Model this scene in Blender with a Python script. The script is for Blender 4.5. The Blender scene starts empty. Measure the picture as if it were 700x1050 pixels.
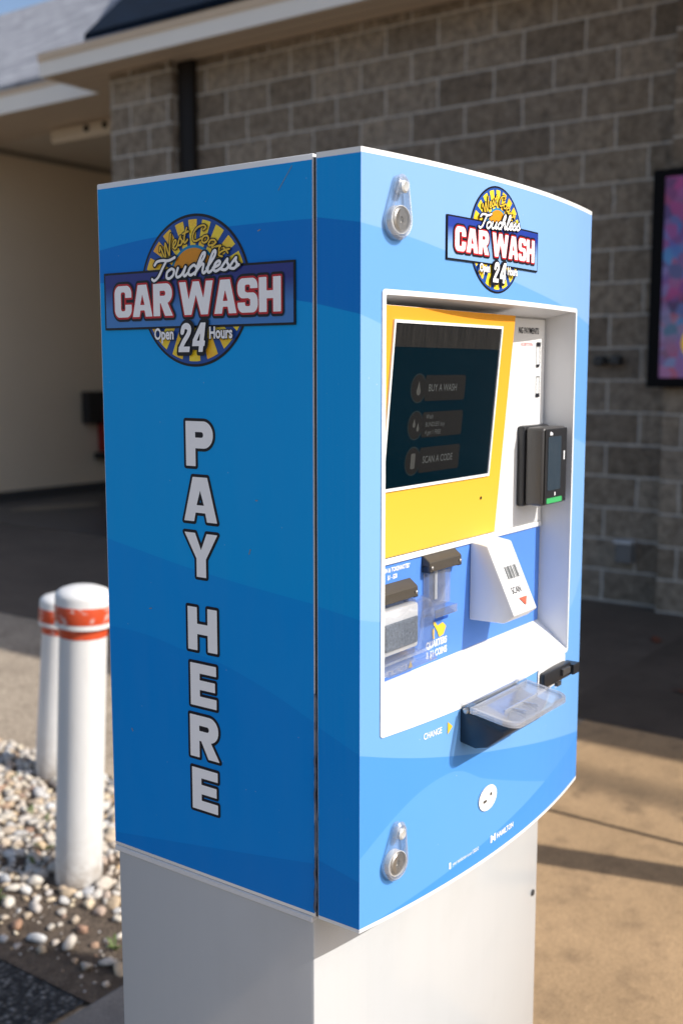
import bpy, bmesh, math, random
import numpy as np
from mathutils import Vector, Matrix
R = math.radians
random.seed(7)
rng = np.random.default_rng(7)
SC = bpy.context.scene
COL = SC.collection

# ------------------------------------------------------------------ camera
CAM_H = 1.4
th, ya = R(7.43), R(36.1)
fw = Vector((math.cos(ya), math.sin(ya), 0))
rt = Vector((math.sin(ya), -math.cos(ya), 0))
up = Vector((0, 0, 1))
F = fw * math.cos(th) - up * math.sin(th)
U = up * math.cos(th) + fw * math.sin(th)
cd = bpy.data.cameras.new("camera")
cam = bpy.data.objects.new("camera", cd)
COL.objects.link(cam)
cam.matrix_world = Matrix(((rt.x, U.x, -F.x, 0), (rt.y, U.y, -F.y, 0), (rt.z, U.z, -F.z, CAM_H), (0, 0, 0, 1)))
cd.sensor_fit = 'VERTICAL'
cd.sensor_height = 36
cd.lens = 1120 / 1050 * 36
cd.clip_start = 0.02
cd.clip_end = 3000
cd.dof.use_dof = True
cd.dof.focus_distance = 1.16
cd.dof.aperture_fstop = 5.2
SC.camera = cam

# ------------------------------------------------------------------ light
SUN_AZ, SUN_EL = R(15), R(37.0)        # azimuth measured from the kiosk front's normal (-Y) towards +X
sdir = Vector((math.sin(SUN_AZ) * math.cos(SUN_EL), -math.cos(SUN_AZ) * math.cos(SUN_EL), math.sin(SUN_EL)))
sl = bpy.data.lights.new("sun", 'SUN')
sl.energy = 4.3
sl.angle = R(0.53)
sl.color = (1.0, 0.965, 0.915)
so = bpy.data.objects.new("sun", sl)
COL.objects.link(so)
so.rotation_euler = sdir.to_track_quat('Z', 'Y').to_euler()
so.location = sdir * 30
W = bpy.data.worlds.new("World")
SC.world = W
W.use_nodes = True
wn = W.node_tree
sky = wn.nodes.new('ShaderNodeTexSky')
sky.sky_type = 'NISHITA'
sky.sun_disc = False
sky.sun_elevation = SUN_EL
sky.sun_rotation = math.atan2(sdir.x, sdir.y)
sky.air_density = 0.85
sky.dust_density = 2.2
sky.ozone_density = 1.0
bg = wn.nodes['Background']
bg.inputs[1].default_value = 0.150
wn.links.new(sky.outputs[0], bg.inputs[0])
vs = SC.view_settings
vs.view_transform = 'Standard'
vs.look = 'None'
vs.exposure = 0.22
vs.gamma = 1
try:
    SC.cycles.max_bounces = 10
    SC.cycles.transparent_max_bounces = 24
    SC.cycles.caustics_reflective = False
    SC.cycles.caustics_refractive = False
except Exception:
    pass

# ------------------------------------------------------------------ materials
def lin(c):
    return tuple(((v / 255) / 12.92 if v / 255 <= 0.04045 else ((v / 255 + 0.055) / 1.055) ** 2.4) for v in c)

def setin(b, name, v):
    if name in b.inputs:
        b.inputs[name].default_value = v

class NT:
    def __init__(s, name):
        s.m = bpy.data.materials.new(name)
        s.m.use_nodes = True
        s.t = s.m.node_tree
        s.b = s.t.nodes['Principled BSDF']
        s.out = s.t.nodes['Material Output']
    def n(s, typ, **kw):
        x = s.t.nodes.new(typ)
        for k, v in kw.items():
            setattr(x, k, v)
        return x
    def l(s, a, b):
        s.t.links.new(a, b)
    def math(s, op, a, b=None, c=None):
        x = s.n('ShaderNodeMath', operation=op)
        for i, v in enumerate((a, b, c)):
            if v is None: continue
            if hasattr(v, 'is_output'): s.l(v, x.inputs[i])
            else: x.inputs[i].default_value = v
        return x.outputs[0]
    def mix(s, fac, a, b, blend='MIX'):
        x = s.n('ShaderNodeMix', data_type='RGBA', blend_type=blend)
        for sock, v in ((x.inputs[0], fac), (x.inputs[6], a), (x.inputs[7], b)):
            if hasattr(v, 'is_output'): s.l(v, sock)
            elif isinstance(v, (int, float)): sock.default_value = v
            else: sock.default_value = (*v[:3], 1)
        return x.outputs[2]
    def noise(s, vec, scale, detail=4, rough=0.55, out=0):
        x = s.n('ShaderNodeTexNoise')
        if vec is not None: s.l(vec, x.inputs['Vector'])
        x.inputs['Scale'].default_value = scale
        x.inputs['Detail'].default_value = detail
        x.inputs['Roughness'].default_value = rough
        return x.outputs[out]
    def ramp(s, fac, stops):
        x = s.n('ShaderNodeValToRGB')
        s.l(fac, x.inputs[0])
        el = x.color_ramp.elements
        while len(el) < len(stops): el.new(0.5)
        for e, (p, c) in zip(el, stops):
            e.position = p
            e.color = (*c[:3], 1) if not isinstance(c, (int, float)) else (c, c, c, 1)
        return x.outputs[0]
    def coord(s, which='Object'):
        return s.n('ShaderNodeTexCoord').outputs[which]
    def bump(s, h, strength=0.3, dist=0.01):
        x = s.n('ShaderNodeBump')
        x.inputs['Strength'].default_value = strength
        x.inputs['Distance'].default_value = dist
        s.l(h, x.inputs['Height'])
        s.l(x.outputs[0], s.b.inputs['Normal'])

def plain(name, col, rough=0.5, metal=0.0, spec=0.5, var=0.06, vscale=30, bump=0.0, coat=0.0):
    m = NT(name)
    co = m.coord()
    nz = m.noise(co, vscale, 5)
    c = m.mix(nz, tuple(v * (1 - var) for v in col), tuple(min(1, v * (1 + var)) for v in col))
    m.l(c, m.b.inputs['Base Color'])
    m.b.inputs['Metallic'].default_value = metal
    setin(m.b, 'Specular IOR Level', spec)
    setin(m.b, 'Coat Weight', coat)
    rr = m.math('MULTIPLY_ADD', nz, 0.14, rough - 0.07)
    m.l(rr, m.b.inputs['Roughness'])
    if bump: m.bump(nz, bump, 0.002)
    return m.m

def emit(name, col, strength, base=(0.01, 0.01, 0.01), rough=0.2):
    m = NT(name)
    m.b.inputs['Base Color'].default_value = (*base, 1)
    m.b.inputs['Roughness'].default_value = rough
    m.b.inputs['Emission Color'].default_value = (*col, 1)
    m.b.inputs['Emission Strength'].default_value = strength
    return m.m

def clear(name, tint=(0.96, 0.97, 0.99), gloss=0.10, haze=0.05):
    m = NT(name)
    tr = m.n('ShaderNodeBsdfTransparent'); tr.inputs[0].default_value = (*tint, 1)
    gl = m.n('ShaderNodeBsdfGlossy'); gl.inputs['Roughness'].default_value = 0.06
    df = m.n('ShaderNodeBsdfDiffuse'); df.inputs[0].default_value = (0.85, 0.88, 0.92, 1)
    lw = m.n('ShaderNodeLayerWeight'); lw.inputs[0].default_value = 0.35
    f = m.math('MULTIPLY_ADD', lw.outputs['Facing'], 0.45, gloss)
    m1 = m.n('ShaderNodeMixShader'); m.l(f, m1.inputs[0]); m.l(tr.outputs[0], m1.inputs[1]); m.l(gl.outputs[0], m1.inputs[2])
    scr = m.noise(m.coord(), 90, 3)
    h = m.math('MULTIPLY_ADD', scr, haze * 0.6, haze * 0.7)
    m2 = m.n('ShaderNodeMixShader'); m.l(h, m2.inputs[0]); m.l(m1.outputs[0], m2.inputs[1]); m.l(df.outputs[0], m2.inputs[2])
    m.l(m2.outputs[0], m.out.inputs[0])
    return m.m

# wave-printed vinyl: UV u across, v up; each boundary repaints everything below it
def vinyl(name, base, waves):
    m = NT(name)
    uv = m.coord('UV')
    sep = m.n('ShaderNodeSeparateXYZ'); m.l(uv, sep.inputs[0])
    u, v = sep.outputs[0], sep.outputs[1]
    col = m.n('ShaderNodeRGB'); col.outputs[0].default_value = (*base, 1); c = col.outputs[0]
    for pts, cc in waves:
        fc = m.n('ShaderNodeFloatCurve')
        cu = fc.mapping.curves[0]
        while len(cu.points) < len(pts): cu.points.new(0.5, 0.5)
        for p, (a, b) in zip(cu.points, pts):
            p.location = (a, b); p.handle_type = 'AUTO'
        fc.mapping.update()
        m.l(u, fc.inputs['Value'])
        d = m.math('SUBTRACT', fc.outputs[0], v)
        mask = m.n('ShaderNodeMapRange'); mask.inputs[1].default_value = -0.0006; mask.inputs[2].default_value = 0.0006
        m.l(d, mask.inputs[0])
        c = m.mix(mask.outputs[0], c, cc)
    # faint grime and scuffs
    mp = m.n('ShaderNodeMapping'); mp.inputs['Scale'].default_value = (3, 1.4, 1); m.l(uv, mp.inputs[0])
    sm = m.noise(mp.outputs[0], 4, 6, 0.6)
    smr = m.ramp(sm, [(0.35, 0.0), (0.75, 1.0)])
    c = m.mix(m.math('MULTIPLY', smr, 0.018), c, (0.30, 0.45, 0.62))
    vo = m.n('ShaderNodeTexVoronoi'); vo.inputs['Scale'].default_value = 75
    mq = m.n('ShaderNodeMapping'); mq.inputs['Scale'].default_value = (.62, 1, 1); m.l(uv, mq.inputs[0]); m.l(mq.outputs[0], vo.inputs['Vector'])
    sc_ = m.n('ShaderNodeSeparateColor'); m.l(vo.outputs['Color'], sc_.inputs[0])
    spk = m.math('MULTIPLY', m.ramp(vo.outputs['Distance'], [(0.0, 1.0), (.05, .7), (.085, 0.0)]), m.math('GREATER_THAN', sc_.outputs[0], .93))
    c = m.mix(m.math('MULTIPLY', spk, .55), c, (.55, .62, .70))
    m.l(c, m.b.inputs['Base Color'])
    m.l(m.math('MULTIPLY_ADD', smr, 0.14, 0.30), m.b.inputs['Roughness'])
    setin(m.b, 'Specular IOR Level', 0.10)
    nz = m.noise(uv, 5, 2)
    m.bump(nz, 0.05, 0.004)
    return m.m

V0, VH = 0.829, 0.777
def vz(z): return (z - V0) / VH
VL = (0.135, 0.330, 0.670)   # paler blue of the front vinyl, sunlight put into the colour
VM = (0.006, 0.310, 0.790)  # same vinyl on the side, with its shade put into the colour
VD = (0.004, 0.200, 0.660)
VA = (0.210, 0.385, 0.690)  # front base tone, likewise lightened for the sun
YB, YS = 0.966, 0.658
def us(y): return (YB - y) / (YB - YS)
mat_side = vinyl("vinyl_side", VM, [
    ([(0, vz(1.533)), (us(.889), vz(1.541)), (us(.80), vz(1.5448)), (1, vz(1.5446))], VD),
    ([(0, vz(1.497)), (us(.88), vz(1.494)), (us(.78), vz(1.483)), (1, vz(1.464))], (0.005, 0.335, 0.800)),
    ([(0, vz(1.205)), (us(.90), vz(1.194)), (us(.837), vz(1.184)), (1, vz(1.1645))], (0.005, 0.280, 0.760)),
    ([(0, vz(1.10)), (us(.90), vz(1.098)), (us(.842), vz(1.089)), (us(.7895), vz(1.0827)), (1, vz(1.040))], (0.004, 0.245, 0.720)),
    ([(0, vz(0.845)), (us(.80), vz(0.868)), (1, vz(0.889))], (0.004, 0.205, 0.650))])
def ud(y): return (0.658 - y) / 0.055
mat_doorside = vinyl("vinyl_door_edge", VM, [
    ([(0, vz(1.546)), (1, vz(1.537))], VD), ([(0, vz(1.464)), (1, vz(1.452))], (0.005, 0.335, 0.800)),
    ([(0, vz(1.1634)), (1, vz(1.1557))], (0.005, 0.280, 0.760)), ([(0, vz(1.038)), (1, vz(1.0174))], (0.004, 0.245, 0.720)),
    ([(0, vz(.8945)), (1, vz(.884))], (0.004, 0.205, 0.650))])
XL, XR = 0.859, 1.387
XC, HW, SAG = 1.123, 0.264, 0.024
def bowy(x): return 0.604 - SAG * (1 - ((x - XC) / HW) ** 2)
def uf(x): return (x - XL) / (XR - XL)
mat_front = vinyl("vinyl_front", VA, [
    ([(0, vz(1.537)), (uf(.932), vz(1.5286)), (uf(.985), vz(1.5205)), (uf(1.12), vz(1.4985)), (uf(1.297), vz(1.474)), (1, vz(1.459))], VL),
    ([(0, vz(1.452)), (uf(.8886), vz(1.443)), (uf(1.0), vz(1.40)), (uf(1.25), vz(1.33)), (1, vz(1.30))], (0.195, 0.390, 0.700)),
    ([(0, vz(1.156)), (uf(.89), vz(1.149)), (uf(1.15), vz(1.12)), (uf(1.33), vz(1.085)), (1, vz(1.13))], (0.150, 0.350, 0.690)),
    ([(0, vz(1.0171)), (uf(.9616), vz(.9884)), (uf(1.152), vz(.9475)), (1, vz(.8986))], (0.075, 0.270, 0.66)),
    ([(0, vz(.908)), (uf(1.0026), vz(.9593)), (uf(1.08), vz(.93)), (1, vz(.83))], (0.105, 0.310, 0.68)),
    ([(0, vz(.8312)), (uf(1.156), vz(.8622)), (1, vz(.8931))], (0.062, 0.255, 0.65))])

m_white = plain("white_paint", (0.78, 0.78, 0.77), 0.35, var=0.03)
m_ped = plain("grey_powdercoat", (0.56, 0.56, 0.555), 0.18, var=0.04, vscale=6, coat=0.6)
def m_pedestal():
    m = NT("grey_powdercoat")
    co = m.coord()
    mp = m.n('ShaderNodeMapping'); mp.inputs['Scale'].default_value = (60, 60, 2.2); m.l(co, mp.inputs[0])
    st = m.noise(mp.outputs[0], 1.0, 5, .6)
    bl = m.noise(co, 7, 5, .6)
    sp = m.n('ShaderNodeSeparateXYZ'); m.l(co, sp.inputs[0])
    c = m.mix(m.math('MULTIPLY', m.ramp(st, [(.45, 0.0), (.75, 1.0)]), .06), (.50, .505, .505), (.38, .375, .37))
    c = m.mix(m.math('MULTIPLY', m.ramp(bl, [(.5, 0.0), (.75, 1.0)]), .16), c, (.36, .34, .31))
    spl = m.noise(co, 70, 4, .7)
    low = m.ramp(sp.outputs[2], [(0.02, 1.0), (0.40, 0.0)])
    c = m.mix(m.math('MULTIPLY', m.math('MULTIPLY', low, m.ramp(spl, [(.52, 0.0), (.60, 1.0)])), .6), c, (.22, .18, .14))
    m.l(c, m.b.inputs['Base Color'])
    m.l(m.math('MULTIPLY_ADD', bl, .16, .08), m.b.inputs['Roughness'])
    setin(m.b, 'Coat Weight', .5); setin(m.b, 'Coat Roughness', .06)
    m.bump(bl, .06, .004)
    return m.m
m_ped = m_pedestal()
m_steel = plain("steel", (0.55, 0.54, 0.52), 0.32, metal=0.9, var=0.15, vscale=200)
m_stainless = plain("satin_grey", (0.66, 0.66, 0.67), 0.4, metal=0.0, var=0.05)
m_black = plain("black_plastic", (0.018, 0.018, 0.02), 0.38, var=0.2)
m_char = plain("charcoal_housing", (0.055, 0.052, 0.05), 0.42, var=0.15)
m_brownblk = plain("bronze_black_visor", (0.062, 0.052, 0.040), 0.45, var=0.2, vscale=120)
m_navy = plain("dark_blue_tray", (0.012, 0.030, 0.055), 0.3, var=0.2)
m_royal = plain("royal_blue_panel", (0.085, 0.235, 0.68), 0.4, var=0.04)
m_clear = clear("clear_plastic")
m_lock = plain("lock_metal", (0.42, 0.40, 0.37), 0.35, metal=0.85, var=0.35, vscale=400)
m_ink = plain("black_ink", (0.008, 0.008, 0.014), 0.4, spec=0.3)
m_wink = plain("white_ink", (0.90, 0.90, 0.91), 0.4, spec=0.3, var=0.02)
m_rink = plain("red_ink", (0.50, 0.018, 0.025), 0.4, spec=0.3)
m_yink = plain("yellow_ink", (0.76, 0.50, 0.045), 0.4, spec=0.3, var=0.03)
m_oink = plain("orange_ink", (0.68, 0.27, 0.012), 0.4, spec=0.3)
m_bink = plain("blue_ink", (0.018, 0.075, 0.33), 0.4, spec=0.3)
m_tink = plain("teal_ink", (0.012, 0.23, 0.45), 0.4, spec=0.3)
m_gink = plain("grey_ink", (0.25, 0.26, 0.27), 0.4, spec=0.3)
m_lgink = plain("light_grey_ink", (0.55, 0.56, 0.57), 0.4, spec=0.3)
m_dsink = plain("dark_grey_ink", (0.10, 0.11, 0.115), 0.4, spec=0.3)

def m_ray():
    m = NT("sunray_ink")
    nz = m.noise(m.coord(), 22, 3)
    c = m.ramp(nz, [(0.45, (0.90, 0.68, 0.03)), (0.68, (0.85, 0.38, 0.015)), (0.82, (0.66, 0.12, 0.01))])
    m.l(c, m.b.inputs['Base Color']); m.b.inputs['Roughness'].default_value = 0.4
    return m.m
m_rays = m_ray()

def m_banner(name, top, bottom):
    m = NT(name)
    sep = m.n('ShaderNodeSeparateXYZ'); m.l(m.coord('UV'), sep.inputs[0])
    c = m.ramp(sep.outputs[1], [(0.0, bottom), (0.35, bottom), (0.75, top), (1.0, top)])
    m.l(c, m.b.inputs['Base Color']); m.b.inputs['Roughness'].default_value = 0.4
    return m.m
m_bans = m_banner("banner_ink_side", (0.012, 0.02, 0.20), (0.04, 0.19, 0.52))
m_banf = m_banner("banner_ink_front", (0.012, 0.04, 0.30), (0.22, 0.40, 0.66))  # lighter copy of the same banner ink for the sunlit front

def m_yellow():
    m = NT("yellow_orange_print")
    sep = m.n('ShaderNodeSeparateXYZ'); m.l(m.coord('UV'), sep.inputs[0])
    c = m.ramp(sep.outputs[1], [(0.0, (0.80, 0.49, 0.060)), (0.45, (0.80, 0.43, 0.033)), (1.0, (0.80, 0.35, 0.03))])
    m.l(c, m.b.inputs['Base Color']); m.b.inputs['Roughness'].default_value = 0.45
    setin(m.b, 'Specular IOR Level', 0.3)
    return m.m
m_yel = m_yellow()

def m_scr():
    m = NT("kiosk_screen_glass")
    co = m.coord('UV')
    mp = m.n('ShaderNodeMapping'); mp.inputs['Scale'].default_value = (14, 2, 1); m.l(co, mp.inputs[0])
    st = m.noise(mp.outputs[0], 5, 4)
    vo = m.n('ShaderNodeTexVoronoi'); vo.inputs['Scale'].default_value = 26; m.l(co, vo.inputs['Vector'])
    speck = m.ramp(vo.outputs['Distance'], [(0.0, 1.0), (0.045, 0.4), (0.08, 0.0)])
    sp2 = m.math('MULTIPLY', speck, m.noise(co, 9, 1))
    c = m.mix(m.math('MULTIPLY', st, 0.10), (0.0005, 0.005, 0.009), (0.004, 0.016, 0.022))
    c = m.mix(m.math('MULTIPLY', sp2, 0.30), c, (0.25, 0.3, 0.3))
    m.l(c, m.b.inputs['Base Color'])
    m.b.inputs['Roughness'].default_value = 0.10
    setin(m.b, 'Specular IOR Level', 0.25)
    m.b.inputs['Emission Color'].default_value = (0.0, 0.35, 0.6, 1)
    m.b.inputs['Emission Strength'].default_value = 0.008
    return m.m
m_screen = m_scr()

def m_blockwall():
    m = NT("split_face_block")
    co = m.coord()
    sep = m.n('ShaderNodeSeparateXYZ'); m.l(co, sep.inputs[0])
    wob = m.noise(co, 9, 3)
    h = m.math('ADD', m.math('SUBTRACT', sep.outputs[1], 0.385 - 8.0), sep.outputs[0])
    h = m.math('MULTIPLY_ADD', wob, 0.018, h)
    z = m.math('MULTIPLY_ADD', wob, 0.013, m.math('SUBTRACT', sep.outputs[2], 0.009 - 0.38 * 4 + 0.005))
    cb = m.n('ShaderNodeCombineXYZ'); m.l(h, cb.inputs[0]); m.l(z, cb.inputs[1])
    br = m.n('ShaderNodeTexBrick')
    br.offset = 0.5; br.offset_frequency = 2; br.squash = 1.0
    br.inputs['Scale'].default_value = 1.0
    br.inputs['Brick Width'].default_value = 0.4
    br.inputs['Row Height'].default_value = 0.19
    br.inputs['Mortar Size'].default_value = 0.0085
    br.inputs['Mortar Smooth'].default_value = 0.3
    br.inputs['Bias'].default_value = 0.0
    br.inputs['Color1'].default_value = (0.45, 0.36, 0.27, 1)
    br.inputs['Color2'].default_value = (0.74, 0.61, 0.47, 1)
    br.inputs['Mortar'].default_value = (0.95, 0.88, 0.78, 1)
    m.l(cb.outputs[0], br.inputs['Vector'])
    n1 = m.noise(co, 16, 8, 0.7)
    n2 = m.noise(co, 55, 6, 0.65)
    n3 = m.noise(co, 1.2, 4)
    c = m.mix(m.math('MULTIPLY_ADD', br.outputs['Fac'], -0.5, 0.8), br.outputs['Color'], m.ramp(n1, [(0.30, 0.16), (0.5, 0.62), (0.68, 1.0)]), 'MULTIPLY')
    c = m.mix(m.math('MULTIPLY_ADD', br.outputs['Fac'], -0.35, 0.5), c, m.ramp(n2, [(0.3, 0.35), (0.7, 1.25)]), 'MULTIPLY')
    c = m.mix(m.math('MULTIPLY', m.ramp(n3, [(0.52, 0.0), (0.75, 1.0)]), 0.22), c, (0.42, 0.41, 0.40))
    m.l(c, m.b.inputs['Base Color'])
    m.b.inputs['Roughness'].default_value = 0.9
    setin(m.b, 'Specular IOR Level', 0.2)
    hh = m.math('MULTIPLY_ADD', br.outputs['Fac'], -0.6, m.math('ADD', n1, m.math('MULTIPLY', n2, 0.5)))
    m.bump(hh, 1.0, 0.05)
    return m.m
m_block = m_blockwall()

def m_ground(name, c1, c2, sc, stain, rough=0.85, grain=220, bumpd=0.004, gs=0.5, shade_band=None):
    m = NT(name)
    co = m.coord()
    a = m.noise(co, sc, 8, 0.62)
    b = m.noise(co, sc * 5.3, 6, 0.6)
    g = m.noise(co, grain, 3, 0.7)
    c = m.mix(m.ramp(a, [(0.32, 0.0), (0.68, 1.0)]), c1, c2)
    c = m.mix(m.math('MULTIPLY', m.ramp(b, [(0.5, 0.0), (0.72, 1.0)]), 0.5), c, stain)
    c = m.mix(gs, c, m.ramp(g, [(0.3, 0.45), (0.7, 1.3)]), 'MULTIPLY')
    if shade_band:                      # soft shadow band painted into the concrete along the lane
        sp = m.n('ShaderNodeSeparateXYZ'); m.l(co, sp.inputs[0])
        d = m.math('ABSOLUTE', m.math('SUBTRACT', m.math('MULTIPLY_ADD', b, .30, sp.outputs[0]), shade_band[0] + .15))
        k = m.ramp(m.math('DIVIDE', d, shade_band[1]), [(0.0, 1.0), (0.45, .75), (1.0, 0.0)])
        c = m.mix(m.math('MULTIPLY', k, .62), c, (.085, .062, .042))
    m.l(c, m.b.inputs['Base Color'])
    m.b.inputs['Roughness'].default_value = rough
    setin(m.b, 'Specular IOR Level', 0.25)
    m.bump(m.math('MULTIPLY_ADD', g, 0.6, b), 0.5, bumpd)
    return m.m
m_conc = m_ground("tan_concrete", (0.53, 0.352, 0.195), (0.41, 0.272, 0.148), 1.9, (0.17, 0.115, 0.07), grain=230, gs=0.7, shade_band=(3.42, .17))
m_pad = m_ground("grey_concrete", (0.30, 0.27, 0.24), (0.23, 0.21, 0.19), 2.5, (0.15, 0.13, 0.12))
m_lane = m_ground("lane_concrete", (0.50, 0.41, 0.31), (0.40, 0.325, 0.245), 1.3, (0.22, 0.175, 0.13), grain=70, gs=0.85)
m_asph = m_ground("asphalt", (0.085, 0.084, 0.084), (0.055, 0.054, 0.054), 2.0, (0.14, 0.14, 0.14), rough=0.85, grain=70, bumpd=0.03, gs=1.0)
def m_aggregate():
    m = NT("asphalt_aggregate")
    co = m.coord()
    v = m.n('ShaderNodeTexVoronoi'); v.inputs['Scale'].default_value = 85; m.l(co, v.inputs['Vector'])
    sp = m.n('ShaderNodeSeparateColor'); m.l(v.outputs['Color'], sp.inputs[0])
    c = m.ramp(sp.outputs[0], [(0.0, (.016, .016, .018)), (.45, (.045, .045, .047)), (.75, (.10, .098, .095)), (1.0, (.24, .235, .225))])
    e_ = m.ramp(v.outputs['Distance'], [(.25, 1.0), (.62, .25)])
    c = m.mix(.9, c, e_, 'MULTIPLY')
    n = m.noise(co, 3, 5)
    c = m.mix(.6, c, m.ramp(n, [(.3, .6), (.7, 1.4)]), 'MULTIPLY')
    m.l(c, m.b.inputs['Base Color']); m.b.inputs['Roughness'].default_value = .85
    m.bump(e_, .8, .006)
    return m.m
m_asph = m_aggregate()
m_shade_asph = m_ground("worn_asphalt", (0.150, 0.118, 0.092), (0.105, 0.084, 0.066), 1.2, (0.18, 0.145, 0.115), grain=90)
m_soil = m_ground("soil", (0.19, 0.145, 0.108), (0.10, 0.075, 0.056), 9, (0.045, 0.034, 0.025), rough=0.95, grain=120, bumpd=0.03, gs=0.8)
m_bayfloor = m_ground("bay_floor_concrete", (0.105, 0.10, 0.10), (0.07, 0.068, 0.07), 1.1, (0.04, 0.04, 0.045), rough=0.35)

def m_shingle(name, c1, c2, c3):
    m = NT(name)
    co = m.coord()
    sep = m.n('ShaderNodeSeparateXYZ'); m.l(co, sep.inputs[0])
    cb = m.n('ShaderNodeCombineXYZ'); m.l(m.math('ADD', sep.outputs[1], 60.0), cb.inputs[0]); m.l(m.math('ADD', m.math('MULTIPLY', sep.outputs[0], 1.16), 40.0), cb.inputs[1])
    br = m.n('ShaderNodeTexBrick'); br.offset = 0.37
    br.inputs['Scale'].default_value = 1
    br.inputs['Brick Width'].default_value = 0.30; br.inputs['Row Height'].default_value = 0.14
    br.inputs['Mortar Size'].default_value = 0.008
    br.inputs['Color1'].default_value = (*c1, 1); br.inputs['Color2'].default_value = (*c2, 1); br.inputs['Mortar'].default_value = (*c3, 1)
    m.l(cb.outputs[0], br.inputs['Vector'])
    n = m.noise(co, 3.5, 6, 0.7)
    c = m.mix(0.7, br.outputs['Color'], m.ramp(n, [(0.3, 0.55), (0.7, 1.2)]), 'MULTIPLY')
    m.l(c, m.b.inputs['Base Color']); m.b.inputs['Roughness'].default_value = 0.9
    setin(m.b, 'Specular IOR Level', 0.12)
    m.bump(m.math('MULTIPLY_ADD', br.outputs['Fac'], -0.5, n), 0.5, 0.02)
    return m.m
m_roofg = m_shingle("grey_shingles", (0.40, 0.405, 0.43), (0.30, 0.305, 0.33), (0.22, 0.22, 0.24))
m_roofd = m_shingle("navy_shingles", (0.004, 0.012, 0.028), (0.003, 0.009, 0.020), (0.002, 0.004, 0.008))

def m_soffit():
    m = NT("vinyl_soffit")
    sep = m.n('ShaderNodeSeparateXYZ'); m.l(m.coord(), sep.inputs[0])
    w = m.math('FRACT', m.math('MULTIPLY', sep.outputs[0], 8.0))
    g = m.ramp(w, [(0.0, 0.0), (0.10, 1.0), (0.90, 1.0), (1.0, 0.0)])
    c = m.mix(g, (0.48, 0.39, 0.29), (0.70, 0.58, 0.45))
    m.l(c, m.b.inputs['Base Color']); m.b.inputs['Roughness'].default_value = 0.6
    m.bump(g, 0.6, 0.01)
    return m.m
m_soff = m_soffit()
m_fascia = plain("fascia_white", (0.88, 0.82, 0.73), 0.5, var=0.05, vscale=3)
m_drip = plain("drip_edge_tan", (0.66, 0.50, 0.34), 0.5, var=0.05)
m_beige = plain("bay_panel_beige", (0.80, 0.67, 0.51), 0.55, var=0.06, vscale=1.5)
m_ceil = plain("bay_ceiling_panel", (0.72, 0.64, 0.53), 0.55, var=0.05, vscale=1.5)
m_bronze = plain("bronze_downspout", (0.016, 0.012, 0.009), 0.55, var=0.15, spec=.2)
def m_bollard():
    m = NT("bollard_plastic")
    co = m.coord(); sp = m.n('ShaderNodeSeparateXYZ'); m.l(co, sp.inputs[0])
    mp = m.n('ShaderNodeMapping'); mp.inputs['Scale'].default_value = (1, 1, .18); m.l(co, mp.inputs[0])
    n = m.noise(mp.outputs[0], 45, 5, .65); n2 = m.noise(co, 28, 5, .7)
    c = m.mix(m.math('MULTIPLY', m.ramp(n, [(.5, 0.0), (.72, 1.0)]), .25), (.74, .73, .71), (.52, .49, .45))
    low = m.ramp(sp.outputs[2], [(0.0, 1.0), (.10, .25), (.22, 0.0)])
    c = m.mix(m.math('MULTIPLY', low, m.ramp(n2, [(.35, 0.2), (.6, 1.0)])), c, (.30, .24, .18))
    m.l(c, m.b.inputs['Base Color']); m.l(m.math('MULTIPLY_ADD', n, .2, .35), m.b.inputs['Roughness'])
    return m.m
m_boll = m_bollard()

def m_band():
    m = NT("red_reflective_tape")
    n = m.noise(m.coord(), 26, 5, 0.7)
    c = m.mix(m.ramp(n, [(0.56, 0.0), (0.62, 1.0)]), (0.60, 0.075, 0.022), (0.66, 0.45, 0.40))
    m.l(c, m.b.inputs['Base Color']); m.b.inputs['Roughness'].default_value = 0.4
    return m.m
m_redband = m_band()

def m_stone():
    m = NT("river_stone")
    oi = m.n('ShaderNodeNewGeometry')
    n = m.noise(m.coord(), 60, 4, 0.6)
    c = m.ramp(oi.outputs['Random Per Island'], [(0.0, (0.70, 0.64, 0.55)), (0.22, (0.56, 0.48, 0.39)), (0.38, (0.68, 0.67, 0.65)), (0.54, (0.56, 0.40, 0.23)), (0.64, (0.50, 0.50, 0.51)), (0.78, (0.70, 0.59, 0.42)), (0.92, (0.38, 0.21, 0.13)), (1.0, (0.60, 0.53, 0.45))])
    c = m.mix(0.5, c, m.ramp(n, [(0.3, 0.50), (0.7, 1.02)]), 'MULTIPLY')
    m.l(c, m.b.inputs['Base Color']); m.b.inputs['Roughness'].default_value = 0.75
    m.bump(n, 0.3, 0.004)
    return m.m
m_stones = m_stone()
m_weed = plain("weed_green", (0.09, 0.13, 0.03), 0.6, var=0.3)
m_leaf = plain("fallen_leaf", (0.16, 0.045, 0.02), 0.7, var=0.3)

# ------------------------------------------------------------------ object helpers
def link(name, me, mats=None, parent=None, label=None, cat=None, group=None, kind=None, smooth=False):
    o = bpy.data.objects.new(name, me)
    COL.objects.link(o)
    for m in (mats if isinstance(mats, (list, tuple)) else [mats] if mats else []):
        me.materials.append(m)
    if parent: o.parent = parent
    if label: o['label'] = label
    if cat: o['category'] = cat
    if group: o['group'] = group
    if kind: o['kind'] = kind
    if smooth:
        for p in me.polygons: p.use_smooth = True
    return o

def empty(name, loc, label, cat, group=None):
    o = bpy.data.objects.new(name, None)
    COL.objects.link(o)
    o.location = loc
    o.empty_display_size = 0.1
    o['label'] = label; o['category'] = cat
    if group: o['group'] = group
    return o

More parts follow.
